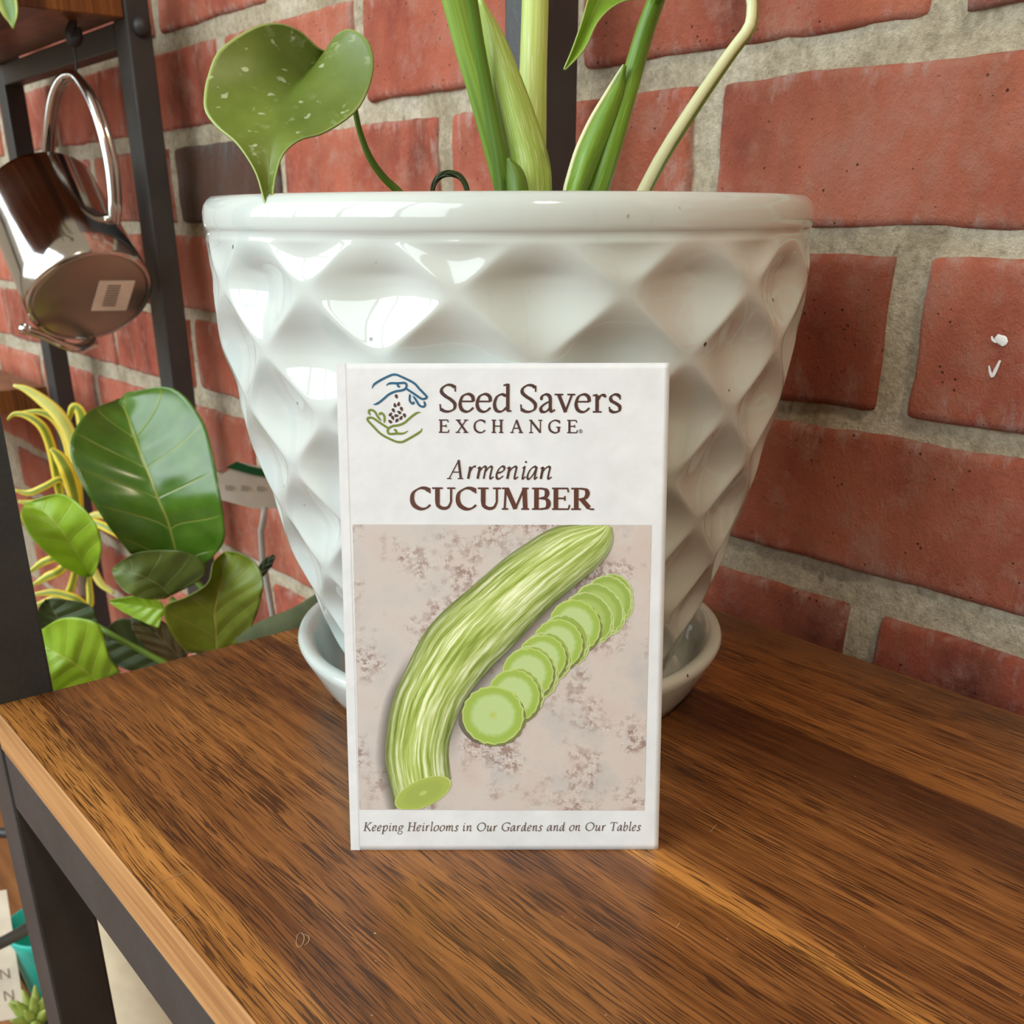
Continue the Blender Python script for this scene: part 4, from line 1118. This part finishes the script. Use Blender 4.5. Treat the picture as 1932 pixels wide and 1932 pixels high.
# --- yellow-edged dracaena behind the fig
dxy = at(130, 1000, 0.80)
DX, DY = dxy.x, dxy.y
drac = empty('dracaena', (DX, DY, FLOOR), 'dracaena with yellow-edged strap leaves behind the fiddle leaf fig', 'plant')
lathe('nursery_pot', [(0.0, 0.0), (0.045, 0.0), (0.047, 0.003), (0.058, 0.105), (0.062, 0.107), (0.063, 0.120), (0.059, 0.121), (0.056, 0.108), (0.0, 0.106)], (DX, DY, FLOOR), potm, drac, 40)
ctr = at(150, 1000, .80)
tube('stem', [Vector((DX, DY, FLOOR + 0.1)), Vector((DX, DY, FLOOR + 0.2)), ctr], [0.006, 0.005, 0.004], ML['twig'], drac, 16, 8)
for pts, w, mk, D in [
    ([(25, 727), (50, 735), (80, 755), (112, 785), (135, 830), (148, 900)], [4, 14, 22, 26, 24, 16], 'dracp', .80),
    ([(14, 792), (28, 781), (55, 786), (82, 808), (98, 850), (108, 905), (118, 960)], [3, 8, 14, 18, 18, 16, 12], 'drac', .79),
    ([(40, 778), (78, 778), (108, 795), (130, 835), (142, 900), (150, 960)], [4, 12, 18, 22, 22, 16], 'drac', .81),
    ([(96, 846), (112, 862), (128, 890), (140, 930), (150, 985)], [6, 22, 28, 26, 14], 'drac', .78),
    ([(28, 925), (55, 930), (85, 918), (115, 905), (135, 930)], [4, 12, 12, 12, 10], 'drac', .79),
    ([(34, 946), (70, 950), (110, 945), (145, 970)], [4, 16, 18, 12], 'drac', .80),
    ([(128, 800), (136, 772), (146, 770), (155, 790), (158, 840)], [4, 14, 18, 22, 18], 'drac', .82),
    ([(252, 1048), (232, 1015), (206, 998), (175, 985), (150, 985)], [5, 14, 16, 14, 8], 'drac', .79),
    ([(226, 990), (205, 975), (180, 972), (155, 985)], [5, 14, 14, 8], 'dracp', .80),
    ([(52, 1082), (80, 1062), (110, 1048), (150, 1010)], [5, 14, 16, 10], 'drac', .79),
    ([(62, 1104), (90, 1088), (118, 1072), (150, 1020)], [5, 16, 16, 10], 'drac', .785),
    ([(60, 1122), (100, 1118), (140, 1128), (170, 1140), (160, 1040)], [5, 14, 16, 14, 8], 'drac', .79),
    ([(215, 1120), (190, 1100), (170, 1060), (155, 1010)], [5, 14, 16, 10], 'dracp', .80),
    ([(60, 1145), (95, 1132), (130, 1120), (152, 1030)], [5, 14, 16, 10], 'drac', .80),
]:
    strap('leaf', pts, w, [D, D, .80], ML[mk], drac, 0.35)

# --- care tag stuck in the fig's pot
tg = empty('care_tag', tuple(at(500, 1240, .66)), 'white plant care tag with a green band between fig and planter', 'plant tag')
cardm = plain('tag_card', (0.55, 0.48, 0.42), 0.6)
def slab(name, pts, D, th, mat, parent, label=None):
    a = [at(x, y, d) for (x, y), d in zip(pts, D)]
    nrm = (a[1] - a[0]).cross(a[2] - a[0]).normalized() * th
    n = len(a)
    return mesh_obj(name, a + [p + nrm for p in a], [list(range(n)), list(range(2 * n - 1, n - 1, -1))] + [[i, n + i, n + (i + 1) % n, (i + 1) % n][::-1] for i in range(n)], mat, parent, False, None, label)
slab('card', [(412, 900), (455, 872), (520, 888), (560, 905), (555, 958), (480, 960), (412, 942)], [.66] * 7, 0.0006, cardm, tg)
slab('green_band', [(426, 882), (446, 871), (470, 880), (530, 892), (530, 905), (480, 896)], [.6585] * 6, 0.0006, plain('tag_green_print', (0.004, 0.075, 0.018), 0.5), tg)
tube('stake', [at(500, 955, .6612), at(503, 1100, .655), Vector((-0.55, 0.285, FLOOR + 0.13))], [0.0022, 0.0022, 0.001], plain('clear_grey_stake', (0.4, 0.38, 0.36), 0.3), tg, 8, 8)
for k in range(4):
    x = 425 + k * 30
    slab('printed_mark', [(x, 915 + k), (x + 12, 916 + k), (x + 12, 924 + k), (x, 923 + k)], [.6588] * 4, 0.0002, plain('faded_print', (0.33, 0.30, 0.24), 0.6), tg)

# --- trailing spider plant on the far unit's top board: only a tip hangs into view
sx = Vector((-0.845, 0.175, 0.299))
spi = empty('spider_plant', tuple(sx), 'variegated spider plant on the upper shelf with one hanging leaf tip', 'plant')
lathe('nursery_pot', [(0.0, 0.0), (0.026, 0.0), (0.032, 0.055), (0.034, 0.056), (0.034, 0.063), (0.031, 0.063), (0.030, 0.057), (0.0, 0.056)], tuple(sx), potm, spi, 32)
e0 = sx + Vector((0, 0, 0.056))
def strap3(name, pts, w, mat, parent, fold=0.35, n=20):
    P3 = [Vector(p) for p in catmull(pts, n)]
    vs, fs, uv = [], [], []
    for j in range(n):
        tg_ = (P3[min(j + 1, n - 1)] - P3[max(j - 1, 0)]).normalized()
        sd = tg_.cross(Vector((0.3, -0.5, 0.8))).normalized(); nd = sd.cross(tg_)
        ww = float(np.interp(j / (n - 1) * (len(w) - 1), range(len(w)), w)) / 2
        for i in range(9):
            s = i / 4 - 1
            vs.append(P3[j] + sd * (ww * s) + nd * (ww * fold * s * s)); uv.append((i / 8, j / (n - 1)))
    for j in range(n - 1):
        for i in range(8):
            a = j * 9 + i; fs.append([a, a + 1, a + 10, a + 9])
    o = mesh_obj(name, vs, fs, mat, parent, True, uv)
    md = o.modifiers.new('thickness', 'SOLIDIFY'); md.thickness = 0.0004; md.offset = 0
    return o
spm = make_leaf('spider_leaf', (0.10, 0.20, 0.02), (0.16, 0.28, 0.04), (0.3, 0.35, 0.1), 0, rough=0.4, trans=0.2, stripe=((0.42, 0.47, 0.10), 0.5, 0.72))
for k in range(9):
    a = k * 2 * math.pi / 9 + 0.3
    d = Vector((math.cos(a), math.sin(a), 0))
    strap3('leaf', [e0, e0 + d * 0.03 + Vector((0, 0, 0.05)), e0 + d * 0.07 + Vector((0, 0, 0.07)), e0 + d * 0.10 + Vector((0, 0, 0.06))], [0.006, 0.009, 0.009, 0.002], spm, spi)
tipp = at(25, 54, .735)
strap3('leaf', [e0, e0 + (tipp - e0) * 0.25 + Vector((0, 0, 0.06)), at(-30, -190, .74), at(2, -60, .737), at(16, 0, .736), at(24, 34, .735), tipp], [0.006, 0.011, 0.0145, 0.0155, 0.0145, 0.009, 0.001], spm, spi)
# ------------------------------------------------------------------ hanging watering can
def make_chrome():
    t = MT('polished_steel', 0.10, 1.0)
    P = t.objc()
    t.color((0.62, 0.60, 0.57))
    t.rough(t.mapr(t.noise(P, 25, 3), 0.3, 0.7, 0.07, 0.16))
    return t.m
def make_brushed():
    t = MT('brushed_steel_base', 0.28, 1.0)
    P = t.objc(); t.color((0.40, 0.37, 0.31))
    t.rough(t.mapr(t.noise(P, 60, 3), 0.3, 0.7, 0.3, 0.42))
    return t.m
CH, BRU = make_chrome(), make_brushed()
d = ray(174, 565)
cb = EYEP + d * (0.268 / d.y)
vd_ = d.normalized(); rd_ = vd_.cross(Vector((0, 0, 1))).normalized(); ud_ = rd_.cross(vd_)
ax = (rd_ * -60 + ud_ * 178 + vd_ * 150).normalized()
can = empty('watering_can', tuple(cb), 'polished steel watering can hanging by its loop handle from a hook', 'watering can')
rc, lc = 0.0455, 0.098
lathe('can_body', [(rc - 0.004, 0.0016), (rc - 0.002, 0.0005), (rc, 0.0028), (rc * 0.985, 0.02), (rc * 0.94, 0.06), (rc * 0.90, lc - 0.003), (rc * 0.905, lc), (rc * 0.89, lc), (rc * 0.885, lc - 0.004), (rc * 0.93, 0.058), (rc * 0.97, 0.006), (0.0, 0.005)], tuple(cb), CH, can, 72, tuple(ax))
lathe('can_base', [(0.0, 0.0010), (rc - 0.006, 0.0010), (rc - 0.0038, 0.0016), (rc - 0.004, 0.004), (0.0, 0.004)], tuple(cb), BRU, can, 72, tuple(ax))
# sticker with bars on the base
nrm = -ax
stm = plain('sticker_paper', (0.9, 0.86, 0.78), 0.5)
def on_base(x, y, lift=0.0):
    d = ray(x, y); c = cb + nrm * lift
    return EYEP + d * ((c - EYEP).dot(nrm) / d.dot(nrm))
def base_slab(name, pts, lift, th, mat, parent):
    a = [on_base(x, y, lift) for x, y in pts]; n = len(a)
    return mesh_obj(name, a + [p + nrm * th for p in a], [list(range(n)), list(range(2 * n - 1, n - 1, -1))] + [[i, n + i, n + (i + 1) % n, (i + 1) % n][::-1] for i in range(n)], mat, parent, False)
st = base_slab('price_sticker', [(188, 530), (255, 530), (238, 585), (172, 586)], -0.0009, 0.0003, stm, can)
st['label'] = 'white sticker with a bar code'
ink = plain('sticker_bars', (0.20, 0.18, 0.16), 0.6)
for k in range(9):
    f0 = k / 9; 
    y0, y1 = 538 + k * 4.6, 540.4 + k * 4.6
    xo = (y0 - 530) * -0.29
    base_slab('code_bar', [(206 + xo, y0), (231 + xo, y0), (230.4 + xo, y1), (205.4 + xo, y1)], -0.0005, 0.0001, ink, st)
dh = cb.dot(HF)
tube('loop_handle', [at(84, 360, dh + .070), at(88, 300, dh + .062), at(95, 210, dh + .052), at(108, 160, dh + .045), at(128, 141, dh + .040), at(150, 152, dh + .036), at(178, 205, dh + .028), at(202, 290, dh + .022), at(212, 380, dh + .018), at(206, 455, dh + .020), at(196, 480, dh + .026)], [0.0034] * 11, CH, can, 60, 12, 1.0, None)
tube('loop_handle', [at(90, 350, dh + .0745), at(95, 300, dh + .066), at(102, 215, dh + .056), at(116, 164, dh + .049), at(134, 147, dh + .044), at(157, 158, dh + .040), at(188, 210, dh + .032), at(214, 300, dh + .026), at(222, 385, dh + .022), at(214, 455, dh + .023), at(205, 478, dh + .028)], [0.0030] * 11, CH, can, 60, 12, 1.0, None)
tube('spout', [at(175, 645, dh + .03), at(150, 657, dh + .012), at(120, 651, dh), at(85, 635, dh - .008), at(50, 622, dh - .014)], [0.0045, 0.0038, 0.0032, 0.0030, 0.0034], CH, can, 24, 12)
lathe('spout_tip', [(0.0, -0.004), (0.003, -0.0035), (0.0042, 0.0), (0.003, 0.0035), (0.0, 0.004)], tuple(at(46, 621, dh - .015)), CH, can, 16)
# hook
hk = empty('utility_hook', tuple(at(137, 66, .81)), 'small black hook with wire under the upper shelf holding the can', 'hook')
hd = dh + .042
tube('hook_body', [at(139, 28, hd), at(137, 45, hd), at(134, 62, hd), at(138, 78, hd), at(146, 70, hd), at(148, 52, hd)], [0.0016, 0.003, 0.0042, 0.0045, 0.004, 0.002], M['black'], hk, 26, 10)
tube('hook_wire', [at(139, 78, hd), at(141, 100, hd), at(144, 128, hd), at(139, 150, hd), at(130, 147, hd), at(129, 136, hd)], [0.0009] * 3, M['black'], hk, 26, 8)
tube('hook_screw', [at(139, 32, hd), at(139, 22, hd), at(139, 14, hd)], [0.0018, 0.0018, 0.0018], CH, hk, 6, 8)

# ------------------------------------------------------------------ things on the floor, bottom left
creamm = plain('cream_ceramic', (0.86, 0.76, 0.54), 0.4)
d = ray(332, 1985); cp = EYEP + d * ((FLOOR - EYE) / d.z)
cr = empty('cream_planter', (cp.x, cp.y, FLOOR), 'cream ceramic planter with saucer on the floor behind the shelf leg', 'plant pot')
lathe('planter_body', [(0.0, 0.016), (0.048, 0.016), (0.054, 0.022), (0.062, 0.06), (0.067, 0.185), (0.068, 0.188), (0.064, 0.188), (0.060, 0.16), (0.0, 0.155)], (cp.x, cp.y, FLOOR), creamm, cr, 64)
lathe('planter_saucer', [(0.0, 0.0), (0.054, 0.0), (0.060, 0.006), (0.067, 0.022), (0.064, 0.024), (0.058, 0.014), (0.0, 0.012)], (cp.x, cp.y, FLOOR), creamm, cr, 64)
rp = Vector((-0.768, 0.083, FLOOR))
std = empty('wire_plant_stand', (rp.x, rp.y, FLOOR), 'low black wire ring stand on the floor left of the cream planter', 'plant stand')
def circle(c, r, z, n=40, r2=None): return [(c.x + r * math.cos(2 * math.pi * k / n), c.y + r * math.sin(2 * math.pi * k / n), z) for k in range(n + 1)]
tube('ring', circle(rp, 0.085, FLOOR + 0.112), [0.0042] * 2, M['black'], std, 60, 8)
for k in range(3):
    a = k * 2 * math.pi / 3 - 1.4
    tube('leg', [(rp.x + 0.085 * math.cos(a), rp.y + 0.085 * math.sin(a), FLOOR + z) for z in (0.0, 0.06, 0.112)], [0.0035] * 2, M['black'], std, 6, 8)
def floor_pt(x, y, z):
    d = ray(x, y); return EYEP + d * ((z - EYE) / d.z)
# white card with faint letters
a = floor_pt(-40, 1932, FLOOR + 0.0); b = floor_pt(48, 1918, FLOOR + 0.0)
cdm = plain('cream_card', (0.78, 0.70, 0.58), 0.6)
c0 = (a + b) / 2
cd = empty('paper_card', tuple((c0.x, c0.y, FLOOR)), 'white card with faint letters standing on the floor beside the stand', 'card')
exc = Vector((b.x - a.x, b.y - a.y, 0)).normalized()
upc = Vector((0, 0, 1)) * 0.97 + Vector((-exc.y, exc.x, 0)) * 0.24
nc = exc.cross(upc).normalized()
if nc.dot(HF) > 0: nc = -nc
H_ = 0.105; W_ = (b - a).length
A0 = Vector((a.x, a.y, FLOOR))
def card_slab(name, u0, u1, v0, v1, l0, l1, mat, slant=0.0):
    q = [A0 + exc * u + upc * v for u, v in ((u0, v0), (u1, v0), (u1 + slant, v1), (u0 + slant, v1))]
    vs = [p + nc * l0 for p in q] + [p + nc * l1 for p in q]
    return mesh_obj(name, vs, [[0, 1, 2, 3], [7, 6, 5, 4], [0, 4, 5, 1], [1, 5, 6, 2], [2, 6, 7, 3], [3, 7, 4, 0]], mat, cd, False)
card_slab('card', 0, W_, 0, H_, 0, 0.001, cdm)
lk_ = plain('faint_letter_ink', (0.30, 0.24, 0.18), 0.6)
for (u0, v0) in ((W_ * 0.60, 0.034), (W_ * 0.62, 0.016)):
    card_slab('letter', u0, u0 + 0.0012, v0, v0 + 0.008, 0.001, 0.0012, lk_)
    card_slab('letter', u0 + 0.006, u0 + 0.0072, v0, v0 + 0.008, 0.001, 0.0012, lk_)
    card_slab('letter', u0 + 0.006, u0 + 0.0074, v0, v0 + 0.008, 0.001, 0.0012, lk_, -0.006)
# teal pot and a little succulent
tq = floor_pt(70, 1905, FLOOR); 
tl = lathe('teal_cup', [(0.0, 0.0), (0.022, 0.0), (0.024, 0.002), (0.031, 0.055), (0.033, 0.062), (0.031, 0.063), (0.028, 0.05), (0.0, 0.046)], (0, 0, 0), plain('teal_glaze', (0.02, 0.42, 0.34), 0.25), None, 40)
tq2 = floor_pt(52, 1868, FLOOR + 0.03)
tl.location = (tq2.x - 0.03, tq2.y + 0.03, FLOOR)
tag(tl, 'teal glazed cup on the floor beside the card', 'cup')
sq = floor_pt(68, 1930, FLOOR + 0.02)
su = empty('succulent', (sq.x, sq.y, FLOOR), 'small pale green succulent on the floor by the shelf leg', 'plant')
lathe('succulent_pot', [(0.0, 0.0), (0.014, 0.0), (0.018, 0.016), (0.016, 0.017), (0.0, 0.014)], (sq.x, sq.y, FLOOR), potm, su, 24)
sm_ = make_leaf('succulent_leaf', (0.28, 0.36, 0.06), (0.42, 0.50, 0.14), (0.3, 0.35, 0.1), 0, rough=0.5, trans=0.2)
for k in range(14):
    a = k * 2.4; rr = 0.006 + 0.012 * (k / 14)
    dv = Vector((math.cos(a), math.sin(a), 0))
    o_ = Vector((sq.x, sq.y, FLOOR + 0.015))
    tube('leaf', [o_, o_ + dv * rr * 0.7 + Vector((0, 0, 0.02 - 0.008 * k / 14)), o_ + dv * rr * 1.3 + Vector((0, 0, 0.034 - 0.016 * k / 14))], [0.002, 0.0042, 0.0008], sm_, su, 8, 6)
